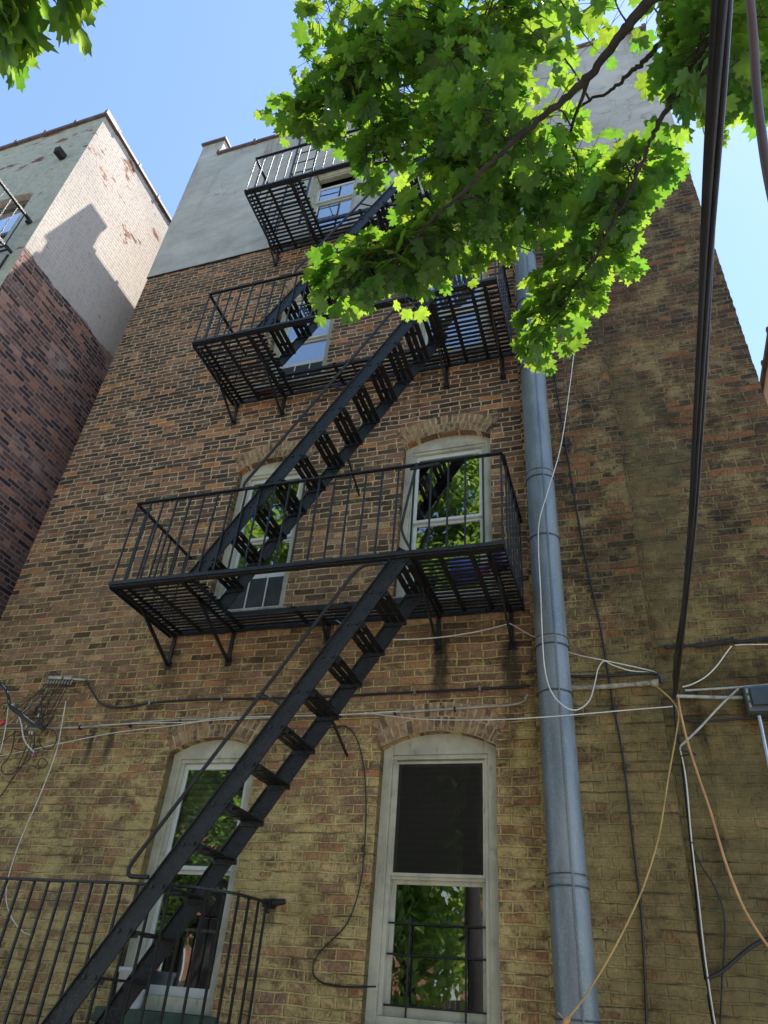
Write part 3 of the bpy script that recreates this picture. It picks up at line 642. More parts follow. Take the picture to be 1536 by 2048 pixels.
# ------------------------------------------------------------------ neighbour on the left
NX,NY=-7.13,-1.25; NZ=12.06
nb=empty('neighbour_building',(-11,2,ZG)); tag(nb,'brick building on the left with a whitewashed upper wall and dark coping','building')
m=MB()
wc=[at(0,455,NY),at(75,378,NY)]
wx1=at(72,380,NY).x-.0; wtop=at(60,383,NY).z; wx0=wx1-.95; wbot=wtop-1.75
wall_face(m,-18,NX,ZG,NZ,NY,[(wx0,wx1,wbot,wtop-.09,.09)],.16)
m.add([(NX,NY,ZG),(NX,14,ZG),(NX,14,NZ),(NX,NY,NZ)],[(0,1,2,3)]); m.add([(-18,NY,NZ-.3),(NX,NY,NZ-.3),(NX,14,NZ-.3),(-18,14,NZ-.3)],[(0,1,2,3)])
m.build('wall',WW,nb)
m=MB(); coping(m,(-18,NY+.12,NZ+.03),(NX+.03,NY+.12,NZ+.03),.34,.07,.62); coping(m,(NX-.12,NY+.3,NZ+.032),(NX-.12,14,NZ+.032),.34,.07,.62); m.build('coping',COPE,nb,.008)
m=MB(); a=at(127,316,NY); m.bar((a.x,NY,a.z),(a.x,NY-.16,a.z-.02),.10,.12); m.build('roof_drain',DARKLEDGE,nb)
m=MB(); y=NY+.1
m.box((wx0,y,wbot),(wx0+.07,y+.05,wtop-.02)); m.box((wx1-.07,y,wbot),(wx1,y+.05,wtop-.02)); m.box((wx0+.07,y,wtop-.14),(wx1-.07,y+.05,wtop)); m.box((wx0+.07,y,wbot+.8),(wx1-.07,y+.05,wbot+.86)); m.box((wx0+.07,y,wbot),(wx1-.07,y+.05,wbot+.07))
wo=m.build('window',m_simple('weathered brown window paint',(.13,.11,.09),.6),nb)
m=MB(); m.add([(wx0+.07,y+.03,wbot),(wx1-.07,y+.03,wbot),(wx1-.07,y+.03,wtop-.1),(wx0+.07,y+.03,wtop-.1)],[(0,1,2,3)]); m.build('glass',GLASS,wo)
m=MB(); m.add([(wx0,y+.3,wbot-.1),(wx1,y+.3,wbot-.1),(wx1,y+.3,wtop+.1),(wx0,y+.3,wtop+.1)],[(0,1,2,3)]); m.build('room',DARKROOM,wo)
# its own fire escape, only the right end of it in view
nf=empty('fire_escape',(-8.5,NY,8.4)); tag(nf,'dark fire escape rails at the window of the whitewashed left building','fire escape')
rA=at(62,444,NY); zt=rA.z; zl=at(14,508,NY).z; XE=rA.x
m=MB(); m.bar((XE,NY,zt),(XE,NY-.95,zt),.04,.03); m.bar((XE,NY-.95,zt),(XE-3,NY-.95,zt),.04,.03); 
for i in range(1,8): m.bar((XE,NY-i*.13,zl),(XE,NY-i*.13,zt),.014,.014,up=(0,1,0))
for i in range(1,22): m.bar((XE-i*.14,NY-.95,zl),(XE-i*.14,NY-.95,zt),.014,.014,up=(0,1,0))
m.box((XE-.04,NY-.06,zt-.06),(XE+.03,NY,zt+.0)); m.build('railing',IRON,nf)
m=MB(); m.bar((XE,NY,zl),(XE,NY-.95,zl),.02,.05)
for i in range(16): m.box((XE-3,NY-.93+i*.057,zl-.004),(XE-.01,NY-.90+i*.057,zl+.004))
m.build('landing',IRON,nf)
m=MB(); m.bar((XE-.03,NY-.01,zl-.05),(XE-.03,NY-.01,zl-.4),.03,.02,up=(0,1,0)); m.bar((XE-.03,NY-.01,zl-.4),(XE-.03,NY-.6,zl-.05),.03,.02,up=(1,0,0)); m.build('bracket',IRON,nf)
# ------------------------------------------------------------------ neighbour on the right
RX=2.54; a=atx(1515,750,RX); 
rb=empty('brick_building',(RX+4,8,ZG)); tag(rb,'pale building edge showing at the far right behind the brick corner','building')
m=MB(); a.z-=.35; m.box((RX,1.6,ZG),(RX+8,15,a.z)); m.build('wall',m_simple('pale painted wall',(.86,.84,.88),.85,var=.06,scale=3.),rb)
m=MB(); coping(m,(RX+.1,1.6,a.z+.03),(RX+.1,15,a.z+.03),.3,.07,.6); m.build('coping',COPE,rb)
# ------------------------------------------------------------------ cables, conduits and boxes
def pw(pts,y): return [at(p[0],p[1],p[2] if len(p)>2 else y) for p in pts]
def cable(name,pts,r,mat,label,cat='cable',n=8,sides=6,group=None):
    m=MB(); m.tube(spline(pts,n),r,sides); o=m.build(name,mat,loc=tuple(pts[0])); tag(o,label,cat,group); return o
cable('wall_cable',pw([(170,1360),(186,1385),(203,1408),(240,1415),(310,1405),(400,1399),(520,1397),(620,1395),(760,1388),(900,1381),(1060,1372)],-.022),.0095,WIREB,'thick black cable running level along the wall from the splitter')
cable('wall_cable',pw([(1052,1350),(1058,1344),(1075,1343),(1100,1349),(1150,1353),(1230,1351),(1290,1346),(1312,1348),(1320,1356),(1322,1366)],BY-.02),.011,WIREB,'short black cable looping behind the flue pipe')
cable('conduit',pw([(-10,1457),(120,1456),(200,1452),(330,1441),(420,1438),(520,1436),(600,1432),(730,1428),(850,1421),(960,1414),(1020,1410),(1048,1402),(1056,1388)],-.02),.0085,COND,'thin grey conduit below the black wall cable','conduit')
cable('wall_cable',pw([(200,1450),(300,1446),(380,1444),(440,1436),(520,1433),(640,1431),(740,1426),(800,1422)],-.035),.0045,WIREW,'white cable tied along the grey conduit')
m=MB(); P_=pw([(1143,1376),(1200,1374),(1260,1369),(1308,1366)],BY-.03); m.tube(spline(P_,8),[.018+random.uniform(-.003,.003) for _ in range(25)],8); m.tube([P_[-1]+Vector((-.02,0,0)),P_[-1]+Vector((.03,0,0))],.026,8); tag(m.build('old_pipe',OLDP,loc=tuple(P_[0])),'crusty painted pipe stub right of the flue pipe','pipe')
cable('wire',pw([(-5,1513),(60,1500),(220,1467),(340,1452),(420,1441),(520,1436)],-.05),.0042,WIREW,'white wire sagging down left from the grey conduit','wire')
cable('wire',pw([(132,1402),(125,1440),(112,1505),(78,1595),(45,1670),(22,1735),(13,1775),(14,1810),(26,1840),(45,1863),(62,1870)],-.04),.0045,WIREW,'long white wire hanging down the wall to the balcony','wire')
cable('wire',pw([(672,1240,-.03),(695,1255,-.1),(722,1268,-.2),(760,1277,-.25),(800,1279,-.25),(850,1277,-.2),(900,1272,-.15),(960,1262,-.1),(1012,1249,-.05),(1022,1248,-.05),(1065,1272,-.1),(1140,1305,-.1),(1215,1322,-.12),(1300,1341,-.1),(1320,1352,-.1)],0),.0042,WIREW,'white wire draped between the landing brackets and the pipe','wire')
cable('wire',pw([(1162,300,-.03),(1165,450,-.03),(1160,590,-.05),(1153,660,-.15),(1140,770,-.28),(1122,890,-.38),(1098,975,-.42),(1079,1040,-.44),(1077,1100,-.42),(1081,1180,-.40),(1085,1280,-.39),(1090,1340,-.39),(1102,1382,-.39),(1125,1410,-.38),(1152,1420,-.34),(1178,1402,-.24),(1190,1365,-.14),(1196,1338,-.12),(1208,1322,-.12),(1225,1330,-.11),(1260,1341,-.11),(1300,1345,-.11)],0),.0045,WIREW,'long white wire hanging in front of the flue pipe','wire')
cable('wire',pw([(730,1425,-.03),(780,1432,-.1),(840,1438,-.2),(920,1440,-.3),(1000,1439,-.38),(1060,1436,-.41),(1130,1431,-.39),(1200,1425,-.27),(1280,1418,-.15),(1345,1413,-.06)],0),.0038,WIREW,'thin white wire crossing low in front of the pipe','wire')
cable('wire',pw([(660,1455),(690,1453),(712,1475),(727,1530),(732,1600),(730,1680),(722,1760),(706,1820),(686,1858),(645,1898),(628,1925),(627,1948),(640,1963),(665,1971),(700,1974),(752,1973)],-.015),.0055,WIREB,'black wire curling down beside the lower right window','wire')
cable('wall_cable',pw([(1065,440,-.02),(1080,560,-.02),(1108,745,-.1),(1150,1000,-.1),(1178,1150,-.1),(1200,1250,-.1),(1225,1400,-.1),(1247,1520,-.1),(1268,1700,-.1),(1282,1820,-.1),(1290,1960,-.1),(1294,2080,-.1)],0),.007,WIREB,'long black cable falling the full height right of the pipe')
for nm,xs,yy_ in (('wall_cable',(300,445,541,700,830,960),None),):
    par=bpy.data.objects['wall_cable']
    for px in xs:
        pyy=float(np.interp(px,[240,310,400,520,620,760,900,1060],[1415,1405,1399,1397,1395,1388,1381,1372])); p=at(px,pyy,-.022); m=MB(); m.box((p.x-.008,-.036,p.z-.018),(p.x+.008,-.001,p.z+.018)); m.build('clip',BRASS,par)
par=bpy.data.objects['conduit']
for px,pyy in ((160,1454),(260,1449),(360,1443),(475,1437),(560,1434),(680,1430),(790,1425),(910,1418)):
    p=at(px,pyy,-.02); m=MB(); m.box((p.x-.006,-.034,p.z-.02),(p.x+.006,-.001,p.z+.014)); m.build('clip',IRON,par)
# right corner
m=MB(); P_=pw([(1330,1294),(1360,1292),(1400,1290),(1440,1285),(1462,1281),(1480,1283),(1560,1276)],-.02); m.tube(spline(P_,6),[.014+random.uniform(-.006,.010) for _ in range(37)],8); tag(m.build('wall_ledge',DARKLEDGE,loc=tuple(P_[0])),'crumbling tar-black ledge on the wall above the grey box','ledge')
cable('conduit',pw([(1370,1381),(1420,1378),(1470,1375),(1560,1367)],-.02),.008,COND,'upper grey conduit running right above the grey box','conduit')
cable('conduit',pw([(1350,1392),(1380,1393),(1440,1395),(1485,1395)],-.03),.012,COND,'stout grey conduit entering the grey box','conduit')
cable('wall_cable',pw([(1365,1445),(1372,1438),(1378,1442),(1400,1443),(1450,1440),(1490,1437),(1545,1439)],-.02),.008,WIREB,'black cable under the grey box')
cable('wire',pw([(1477,1377),(1440,1412),(1400,1455),(1372,1482),(1360,1493)],-.06),.0075,COND,'straight grey wire slanting from the grey box down to the corner','wire')
cable('wire',pw([(1365,1374),(1385,1368),(1412,1353),(1435,1330),(1450,1309),(1463,1292)],-.03),.0045,WIREW,'short white wire curving up to the black ledge','wire')
cable('wire',pw([(1470,1290),(1500,1289),(1550,1289)],-.03),.004,WIREW,'short white wire end at the right of the black ledge','wire')
bx=empty('junction_box',at(1510,1400,-.06)); tag(bx,'dark grey electrical junction box with clear cover at the right edge','box')
A=at(1484,1380,-.03); B=at(1545,1428,-.03)
m=MB(); m.box((A.x,-.10,B.z),(B.x+.1,-.002,A.z)); m.build('housing',BOXG,bx,.01)
m=MB(); m.box((A.x+.03,-.125,B.z+.035),(B.x+.12,-.1015,A.z-.02)); m.build('cover',m_simple('smoked cover',(.035,.045,.045),.2,var=.2),bx,.006)
m=MB(); 
for i in range(3): m.box((A.x+.012,-.104,A.z-.05-.05*i),(A.x+.024,-.1005,A.z-.02-.05*i))
m.build('latch',BRASS,bx)
cable('conduit',pw([(1518,1432),(1522,1450),(1530,1490),(1548,1580)],-.05),.013,m_simple('bare metal conduit',(.5,.52,.53),.3,.8,var=.1),'shiny metal conduit dropping from the grey box','conduit')
cable('corner_cable',pw([(1348,1392),(1350,1425),(1353,1460),(1362,1500),(1368,1560),(1378,1650),(1388,1740),(1398,1850),(1412,1960),(1428,2060)],-.03),.0085,WIREB,'thick black cable in the inside corner of the wall')
cable('corner_cable',pw([(1360,1495),(1372,1560),(1383,1680),(1397,1800),(1408,1900),(1422,2000),(1432,2060)],-.045),.005,WIREW,'white cable beside the black one in the inside corner')
cable('corner_cable',pw([(1388,1700),(1405,1735),(1430,1775),(1446,1820),(1450,1870),(1445,1950),(1440,2060)],-.03),.005,WIREB,'slack black wire bowing right of the inside corner')
cable('corner_cable',pw([(1545,1874),(1515,1886),(1490,1903),(1465,1925),(1440,1945),(1412,1958)],-.04),.011,WIREB,'black cable bundle rising right at the bottom right corner')
for i,(py,ln) in enumerate(((1503,30),(1515,26),(1690,-14))):
    a=at(1362 if i<2 else 1390,py-3,-.05); b=at(1362+ln if i<2 else 1390+ln,py+6 if i==0 else py-8,-.10)
    cable('cable_tie',[a,(a+b)/2,b],.004,WIREB,['upper black zip tie end sticking out of the corner cables','lower black zip tie end pointing up from the corner cables','black zip tie end halfway down the corner cables'][i],'tie')
cable('extension_cord',[at(1300,1362,-.10),at(1325,1383,-.13),at(1345,1402,-.15),at(1357,1428,-.18),at(1352,1470,-.2),at(1336,1560,-.25),at(1318,1670,-.3),at(1290,1765,-.35),at(1255,1845,-.42),at(1210,1930,-.48),at(1165,2000,-.52),at(1130,2044,-.54),at(1122,2056,-.54),at(1112,2075,-.54)],.0055,m_simple('yellow cord sheath',(.42,.27,.08),.5,var=.2),'yellow orange cord slanting down left across the flue pipe','cord')
m=MB(); P_=[at(1138,2036,-.55),at(1132,2042,-.56),at(1128,2052,-.55)]; m.tube(P_,[.012,.017,.010],8)
for i in range(5): m.tube([P_[1],P_[1]+Vector((random.uniform(-.05,.05),-.01,random.uniform(-.05,.04)))],.0025,5)
tag(m.build('cord_knot',WIREO,loc=tuple(P_[1])),'frayed knot on the yellow cord at the bottom of the pipe','knot')
cable('extension_cord',[at(1356,1395,-.15),at(1360,1420,-.2),at(1374,1480,-.24),at(1396,1550,-.28),at(1420,1620,-.32),at(1447,1712,-.36),at(1470,1775,-.38),at(1495,1830,-.39),at(1540,1897,-.4),at(1600,1960,-.4)],.0075,WIREO,'thick orange cord dropping to the right edge','cord')
# overhead service cables: five sheathed cables from the wall to a pole behind the camera
wayp=[(1348,1395),(1352,1370),(1362,1290),(1374,1180),(1387,1040),(1395,900),(1404,720),(1412,540),(1421,360),(1431,180),(1441,0),(1450,-160)]
bun=empty('service_cable',at(1348,1395,-.12)); tag(bun,'heavy bundle of black service cables coming from overhead to the wall corner','cable')
i0,i1=1/5.35,1/1.25; L0=0; lens=[0]
for a,b in zip(wayp,wayp[1:]): lens.append(lens[-1]+math.dist(a,b))
def at_inv(px,py,inv): return CAM+ray(px,py).normalized()/inv
base=[at_inv(p[0],p[1],i0+(i1-i0)*l/lens[-2]) for p,l in zip(wayp,lens)]
dv=(base[-1]-base[-3]); base+= [base[-1]+dv*k for k in (1.,3.,6.,10.)]
bs=spline(base,6)
for j in range(5):
    m=MB(); q=[]
    for i,p in enumerate(bs):
        t=i/len(bs); a=j*1.2566+t*3.0+.4*math.sin(t*9+j); sp=.0092*(1+.25*math.sin(t*14+j*2)); 
        loose=(.02*math.exp(-((t-.12)/.06)**2) if j==1 else 0)
        q.append(p+Vector((math.cos(a)*sp-loose,math.sin(a)*sp*.6,math.sin(a)*sp*.6)))
    m.tube(q,.0058 if j!=2 else .0075,8); m.build('cable',WIREB,bun)
hw=[(1492,-60),(1500,0),(1508,90),(1513,180),(1522,260),(1536,350),(1556,440),(1580,520)]
cable('overhead_cord',[atd(px,py,.72-.03*i) for i,(px,py) in enumerate(hw)],.0032,WIREBR,'brown cord hanging close at the top right','cord',sides=10)
# left splitter and wire tangle
spx=empty('cable_splitter',at(135,1357,-.04)); tag(spx,'bar of cable television splitters on the wall with black leads','splitter')
a=at(100,1356,-.03); b=at(146,1358,-.03)
m=MB(); m.bar(a,a+(b-a)*.58,.05,.03); m.bar(a+(b-a)*.66,b,.05,.03); m.build('body',BRASS,spx,.004)
m=MB()
for i in range(9):
    p=a+(b-a)*(i/8); m.tube([p+Vector((0,-.0,-.01)),p+Vector((0,-.012,-.06))],.008,6)
m.tube([b,at(172,1360,-.025)],.014,8); m.build('connector',BRASS,spx)
tg=empty('cable_tangle',at(60,1440,-.05)); tag(tg,'tangle of black wires and loops hanging at the left edge','cables')
ends=[(22,1418),(35,1425),(48,1430),(55,1440),(62,1446),(70,1452),(75,1455),(66,1450),(80,1458),(84,1456),(40,1422),(58,1436)]
for i,e in enumerate(ends):
    f=(i%9)/8; p=a+(b-a)*f+Vector((0,-.02,-.06)); q=at(e[0],e[1],-.05); mid=(p+q)/2+Vector((random.uniform(-.03,.06),-.03,-random.uniform(.04,.16)))
    m=MB(); m.tube(spline([p,p+Vector((-.01,-.01,-.05)),mid,q+Vector((.04,0,.0)),q],7),.0042,5); m.build('lead',WIREB,tg)
def tang(pts,r,mat,name='lead'):
    m=MB(); m.tube(spline(pw(pts,-.06),8),r,6); m.build(name,mat,tg)
trunk=[(-10,1362),(8,1372),(17,1392),(20,1412),(40,1428),(62,1448),(85,1456)]
for k in range(5): tang([(p[0]+random.uniform(-3,3),p[1]+random.uniform(-3,3)) for p in trunk],.008,WIREB)
tang([(-6,1366),(6,1370),(15,1383),(18,1405),(30,1412)],.007,WIREW,'white_lead'); tang([(36,1420),(50,1432),(66,1444),(84,1456)],.004,WIREW,'white_lead')
tang([(38,1434),(43,1450),(47,1475),(55,1490),(68,1504)],.0065,WIREW,'white_lead'); tang([(17,1410),(12,1450),(4,1490),(-5,1520)],.0045,WIREW,'white_lead'); tang([(85,1396),(50,1420),(20,1445),(-6,1462)],.004,COND,'white_lead')
for loop in ([(82,1462),(97,1458),(110,1465),(113,1480),(105,1495),(90,1498),(80,1488),(78,1474),(84,1463)],[(92,1521),(84,1517),(77,1522),(77,1532),(85,1536),(92,1532),(94,1524),(88,1518)],[(66,1532),(76,1537),(80,1534),(76,1543)],[(30,1460),(24,1500),(12,1522),(3,1532),(6,1546),(20,1549),(33,1540),(50,1500),(62,1465)],[(64,1468),(58,1500),(45,1530),(30,1550),(10,1580),(-5,1600)],[(70,1465),(68,1490),(60,1515),(48,1528),(34,1538)],[(35,1462),(16,1475),(-4,1492)],[(-4,1412),(12,1406),(20,1406)],[(-4,1436),(6,1432),(14,1415)],[(90,1430),(70,1428),(75,1412),(92,1414),(95,1425),(80,1436),(60,1438)],[(104,1440),(108,1430),(100,1445),(90,1455),(86,1458)],[(24,1494),(36,1500),(48,1500)]): tang(loop,.0045,WIREB)
m=MB(); p=at(65,1508,-.07); m.bar(p,p+Vector((.02,0,-.02)),.018,.018); m.build('connector_cap',PINK,tg); m=MB(); p=at(2,1447,-.07); m.bar(p,p+Vector((.04,0,.02)),.03,.04); m.build('red_connector',m_simple('red plastic',(.5,.03,.02),.4),tg)
m=MB()
for px,py in ((30,1405),(36,1440),(54,1450),(60,1462),(65,1463),(78,1428)): p=at(px,py,-.07); m.bar(p,p+Vector((.012,0,-.03)),.016,.016)
m.build('connectors',BRASS,tg)
# ------------------------------------------------------------------ trees
HALF=[(0,1),(.045,.87),(.15,.85),(.125,.73),(.17,.63),(.25,.68),(.30,.78),(.39,.72),(.58,.77),(.52,.60),(.60,.54),(.48,.45),(.46,.39),(.57,.37),(.72,.26),(.58,.17),(.46,.12),(.44,-.03),(.30,-.10),(.12,-.04)]
OUT=HALF+[(0,0)]+[(-x,y) for x,y in HALF[:0:-1]]
OUT=np.array(OUT); NL=len(OUT)
LV=np.zeros((NL+1,3)); LV[0]=(0,.34,.0); LV[1:,0]=OUT[:,0]; LV[1:,1]=OUT[:,1]
LV[:,2]=-.10*np.abs(LV[:,0])-.16*np.clip(LV[:,1]-.3,0,1)**1.5+.05*np.sin(LV[:,0]*9)*LV[:,1]
LF=np.array([(0,1+i,1+(i+1)%NL) for i in range(NL)])
VT=[0]+[1+i for i,p in enumerate(OUT) if (abs(p[0]),p[1]) in ((0,1),(.58,.77),(.72,.26),(0,0))]
SV=np.array([(0,0,0),(.30,.45,.05),(0,1,-.08),(-.30,.45,.05)]); SF=np.array([(0,1,2),(0,2,3)])
def leaves(name,Pos,Tip,Nor,Size,mat,parent,simple=False):
    V0,F0=(SV,SF) if simple else (LV,LF)
    Pos=np.array(Pos);Tip=np.array(Tip);Nor=np.array(Nor);Size=np.array(Size)
    Tip/=np.linalg.norm(Tip,axis=1)[:,None]; X=np.cross(Tip,Nor); X/=np.linalg.norm(X,axis=1)[:,None]; N=np.cross(X,Tip)
    n=len(Pos); curl=rng.uniform(.3,2.2,n); wide=rng.uniform(.85,1.12,n); skew=rng.normal(0,.12,n)
    V=np.einsum('nv,nk->nvk',V0[None,:,0]*wide[:,None]+skew[:,None]*V0[None,:,1]**2,X)+V0[None,:,1,None]*Tip[:,None,:]+(V0[None,:,2]*curl[:,None])[:,:,None]*N[:,None,:]
    V=Pos[:,None,:]+V*Size[:,None,None]
    org=np.array(ORG[parent.name]); V=(V-org).reshape(-1,3)
    F=(F0[None]+(np.arange(n)*len(V0))[:,None,None]).reshape(-1,3)
    me=bpy.data.meshes.new(name); me.vertices.add(len(V)); me.vertices.foreach_set('co',V.ravel()); me.loops.add(F.size); me.loops.foreach_set('vertex_index',F.ravel().astype(np.int32))
    me.polygons.add(len(F)); me.polygons.foreach_set('loop_start',np.arange(0,F.size,3,dtype=np.int32)); me.polygons.foreach_set('loop_total',np.full(len(F),3,dtype=np.int32)); me.update(calc_edges=True); me.validate()
    at_=me.attributes.new('vein','FLOAT','POINT'); vv=np.zeros(len(V0)); vv[[i for i in VT if i<len(V0)]]=1
    at_.data.foreach_set('value',np.tile(vv,n).astype(np.float32))
    me.materials.append(mat); o=bpy.data.objects.new(name,me); COL.objects.link(o); o.parent=parent; ORG[o.name]=ORG[parent.name]; return o
def maple(loc,limbs,blobs,label,scale=1.,trunk_h=5.2,extra=()):
    root=empty('maple_tree',loc); tag(root,label,'tree')
    t=MB(); L=Vector(loc)
    t.tube(spline([L,L+Vector((.05,0,2)),L+Vector((-.05,.1,trunk_h)),L+Vector((.15,.05,trunk_h+3))],6),[.24-.17*i/18 for i in range(19)],12); t.build('trunk',BARK,root)
    segs=[]
    for pts,r0,r1 in limbs:
        b=MB(); sp=spline(pts,8); n=len(sp)
        sp=[p+Vector((random.uniform(-1,1),random.uniform(-1,1),random.uniform(-1,1)))*.006 for p in sp]
        b.tube(sp,[r0+(r1-r0)*(i/(n-1))**.35 for i in range(n)],8); b.build('branch',BARK,root); segs+=sp
    A=np.array([tuple(p) for p in segs])
    tw=MB(); P=[];T=[];N=[];S=[]
    clumps=[]
    for px,py,d,rx,ry,dd,n,*sz in blobs:
        c0=atd(px,py,d); rt=ray(px+1,py).normalized()-ray(px,py).normalized(); rt.normalize(); vw=ray(px,py).normalized(); upv=rt.cross(vw).normalized()
        clumps.append((c0,rt*(rx*d/FPX),upv*(ry*d/FPX),vw*dd,n,sz))
    for c0,(ax,ay,az),n in extra: clumps.append((Vector(c0),Vector((ax,0,0)),Vector((0,ay,0)),Vector((0,0,az)),n,[]))
    for c0,e0,e1,e2,n,sz in clumps:
        k=max(1,int(n*1.85)//9)
        for _ in range(k):
            while True:
                e=rng.uniform(-1,1,3)
                if e@e<1: break
            c=c0+e0*e[0]+e1*e[1]+e2*e[2]
            ca_=np.array(tuple(c)); dist=np.linalg.norm(A-ca_,axis=1)+rng.uniform(0,.25,len(A)); q=Vector(A[int(np.argmin(dist))])
            out=(c-q); Ln=max(out.length,.05); out=out/Ln
            q2=q if Ln<.9 else c-out*.9
            midp=(q2+c)/2+Vector((random.uniform(-.05,.05),random.uniform(-.05,.05),.05+.06*min(Ln,1)))
            tp=spline([q2,midp,c],5); rr=.006 if Ln>.35 else .0042
            tw.tube(tp,[rr-(rr-.002)*i/(len(tp)-1) for i in range(len(tp))],5,caps=False)
            for j in range(9):
                f=1-(j/9)**1.3*.75; bpt=tp[min(len(tp)-1,int(f*(len(tp)-1)))]
                ang=random.uniform(0,2*math.pi); side=Vector((math.cos(ang),math.sin(ang),random.uniform(-.35,.25)))
                dirv=(out*.35+side).normalized(); pet=random.uniform(.05,.14)*scale
                lp=bpt+dirv*pet+Vector((0,0,-.015)); tw.tube([bpt,(bpt+lp)/2+Vector((0,0,.008)),lp],.0013,4,caps=False)
                P.append(tuple(lp)); tip=dirv+Vector((random.uniform(-.3,.3),random.uniform(-.3,.3),-random.uniform(.25,.85))); T.append(tuple(tip))
                N.append((random.gauss(0,.38),random.gauss(0,.38)-.12,1)); S.append((sz[0] if sz else 1.)*random.uniform(.056,.112)*scale*(.75+.25*min(1,j/3)))
    tw.build('twigs',BARK,root); leaves('leaves',P,T,N,S,MAPLE,root); return root
main=[atd(1300,0,3.2),atd(1240,70,3.25),atd(1180,150,3.3),atd(1110,215,3.35),atd(1050,262,3.4),atd(985,322,3.45),atd(920,388,3.5),atd(870,432,3.6),atd(820,485,3.75),atd(780,515,3.85)]
TB=Vector((2.6,-7.6,3.4))
MB0=main[0]+(main[0]-main[2])*1.5; l1=[TB,Vector((1.9,-6.3,4.0)),MB0]+main
l2=[Vector((1.9,-6.3,4.15)),atd(1480,-120,3.5),atd(1370,30,3.6),atd(1330,75,3.65),atd(1285,125,3.7),atd(1255,150,3.75),atd(1222,180,3.8),atd(1150,215,3.9)]
l3=[Vector((1.9,-6.3,4.15)),atd(1470,0,3.3),atd(1412,92,3.15),atd(1385,130,3.2),atd(1345,195,3.3),atd(1312,260,3.4),atd(1290,310,3.45),atd(1262,375,3.5),atd(1225,450,3.6),atd(1195,505,3.7),atd(1150,568,3.85),atd(1105,645,4.05)]
l4=[MB0,atd(1200,-180,4.),atd(1080,-60,4.3),atd(985,30,4.5),atd(900,105,4.6),atd(830,160,4.7),atd(740,190,4.8),atd(630,215,4.9)]
l5=[atd(1050,262,3.4),atd(960,300,4.1),atd(880,310,4.3),atd(800,320,4.4),atd(720,335,4.45)]
l6=[atd(1180,150,3.3),atd(1130,300,3.9),atd(1110,400,4.1),atd(1060,500,4.2)]
blobs=[(900,110,4.6,250,100,.6,200),(640,215,4.85,80,42,.25,45),(590,228,4.9,45,40,.15,27),(720,120,4.75,80,75,.35,54),(660,15,4.7,60,30,.25,27),(760,25,4.6,110,45,.4,63),(1025,50,4.3,160,70,.6,110),
 (735,310,4.45,40,22,.15,20),(840,245,4.4,95,48,.4,62),(980,240,4.0,150,80,.5,125),(910,325,4.2,95,40,.35,50),(1010,365,4.,105,55,.4,72),(950,430,3.95,95,50,.35,60),
 (720,580,4.0,95,48,.3,63),(830,535,4.0,110,45,.3,76),(890,475,3.95,75,45,.3,45),(680,545,4.05,55,35,.15,27),(640,598,4.05,35,32,.12,27),(1100,425,4.1,45,60,.3,36),(1045,335,3.9,55,50,.3,27),(960,490,4.1,60,28,.2,27),
 (1258,345,3.65,28,34,.13,27),(1265,385,3.7,35,60,.15,36),(1205,455,3.8,45,55,.15,36),(1175,540,3.9,45,42,.15,36),(1115,600,4.0,62,40,.15,40),(1075,655,4.05,34,34,.12,27),(1085,695,4.05,15,14,.06,9),(1170,380,3.9,40,50,.2,27),
 (1450,120,3.4,75,85,.4,100),(1435,190,3.5,30,22,.15,22),(1505,60,3.3,55,85,.3,50),(1455,205,3.45,30,25,.12,18),(1425,-10,3.5,60,35,.3,36),(1200,-70,3.7,80,30,.3,27),
 (900,-130,4.5,350,60,.5,60)]
maple((2.7,-7.9,ZG),[(l1,.046,.005),(l2,.034,.006),(l3,.028,.004),(l4,.035,.005),(l5,.011,.004),(l6,.011,.004),([MB0,Vector((.3,-4.7,4.1)),Vector((-.5,-4.5,3.9)),Vector((-.95,-4.7,3.75))],.03,.008)],blobs,'large green maple branches hanging in front of the building from upper right',extra=[((-.5,-4.45,3.8),(.5,.45,.4),110),((-.95,-4.75,3.7),(.45,.4,.35),90)])  # last limb and extra leaf clusters: unseen, added to shade the top-left sprig
q1=[Vector((-2.9,-8.8,2.4)),Vector((-2.6,-6.6,2.8)),atd(-260,-140,2.5),atd(-120,-50,2.3),atd(-20,10,2.2)]
maple((-2.9,-8.9,ZG),[(q1,.05,.008)],[(-25,-95,2.2,40,18,.12,18,1.1),(40,-85,2.15,28,10,.1,18,1.05),(-100,-30,2.2,40,30,.15,20,1.1)],'smaller maple sprig poking in at the top left corner',trunk_h=4.2)
maple((-9.6,-8.6,ZG),[([Vector((-9.6,-8.6,.4)),Vector((-8.8,-8.4,1.6)),Vector((-7.9,-8.2,2.6)),Vector((-7.2,-8.0,3.2))],.05,.01),([Vector((-9.6,-8.6,1.6)),Vector((-9.2,-8.4,3.0)),Vector((-8.6,-8.2,4.4))],.05,.01)],[],'young maple mirrored in the lower left window',1.1,3.4,[((-8.0,-8.2,2.5),(.8,.6,1.2),330),((-9.0,-8.6,1.4),(.7,.6,.9),160),((-8.6,-8.2,4.2),(.9,.6,.7),180)])
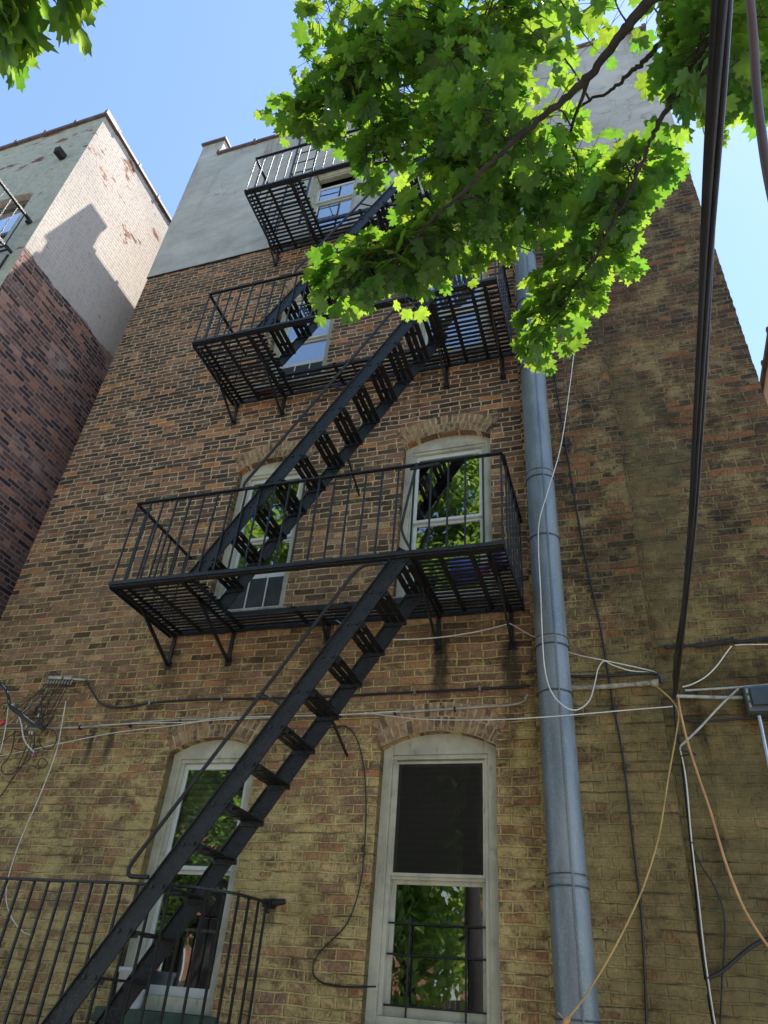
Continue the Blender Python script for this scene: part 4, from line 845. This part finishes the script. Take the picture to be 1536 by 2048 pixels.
# yard trees behind the camera, seen only in the window panes
def yard_tree(x,y,h,r,label,n=9500):
    root=empty('yard_tree',(x,y,ZG)); tag(root,label,'tree','trees across the yard')
    t=MB(); b=Vector((x,y,ZG)); t.tube(spline([b,b+Vector((.15,0,h*.3)),b+Vector((0,.1,h*.6)),b+Vector((.1,0,h*.95))],5),[.28-.2*i/15 for i in range(16)],10)
    for i in range(9):
        a=i*2.4; z0=h*(.3+.06*i); t.tube(spline([b+Vector((0,0,z0)),b+Vector((math.cos(a)*r*.5,math.sin(a)*r*.5,z0+h*.12)),b+Vector((math.cos(a)*r*.9,math.sin(a)*r*.9,z0+h*.16))],4),[.08-.06*k/8 for k in range(9)],6)
    t.build('trunk',BARK,root)
    cl=[]; 
    for i in range(64):
        while True:
            e=rng.uniform(-1,1,3)
            if e@e<1: break
        cl.append(np.array([x+e[0]*r,y+e[1]*r*.8,ZG+h*.62+e[2]*h*.40]))
    cl=np.array(cl); idx=rng.integers(0,len(cl),n); off_=rng.normal(0,1,(n,3)); off_/=np.linalg.norm(off_,axis=1)[:,None]; P=cl[idx]+off_*(rng.uniform(.3,1,n)**.6*.95)[:,None]*np.array([1,1,.6])
    T=rng.normal(0,1,(n,3))+np.array([0,0,-.6]); N=rng.normal(0,.5,(n,3))+np.array([0,0,1]); leaves('crown',P,T,N,rng.uniform(.2,.36,n),LEAF2,root,True)
yard_tree(-5.6,-11.6,21.,3.4,'tall leafy yard tree mirrored in the second floor right window',15000)
yard_tree(-3.6,-14.6,24.,3.8,'very tall yard tree mirrored behind the others in the second floor right window',16000)
yard_tree(-9.6,-11.3,20.,3.4,'tall leafy yard tree mirrored in the second floor left window',15000)
yard_tree(-11.6,-13.,8.5,2.8,'lower bushy yard tree mirrored in the lower left window',9000)
yard_tree(-5.8,-14.5,7.5,2.2,'small yard tree mirrored in the lower right window',7000)
fn=empty('wooden_fence',(-4,-17.5,ZG)); tag(fn,'tall weathered board fence across the yard mirrored in the lowest window','fence')
m=MB(); x=-16.
while x<8: m.box((x,-17.5,ZG),(x+.14,-17.47,ZG+2.+random.uniform(-.02,.02))); x+=.15
m.build('boards',FENCEM,fn); m=MB(); m.box((-16,-17.46,ZG+.4),(8,-17.40,ZG+.48)); m.box((-16,-17.46,ZG+1.6),(8,-17.40,ZG+1.68)); m.build('rail',FENCEM,fn)
rearb=empty('rear_building',(-4,-30,ZG)); tag(rearb,'orange brick building beyond the yard fence','building')
m=MB(); m.box((-22,-34,ZG),(14,-26,9)); m.build('wall',m_simple('orange brick',(.34,.16,.09),.9,var=.3,scale=2.),rearb)
for i in range(8):
    for k in range(3):
        m=MB(); m.box((-20+i*4,-26,ZG+1.5+k*3.2),(-19+i*4,-25.95,ZG+3.2+k*3.2)); m.build('window',VINYL,rearb)
sc.cycles.max_bounces=8; sc.cycles.transparent_max_bounces=12
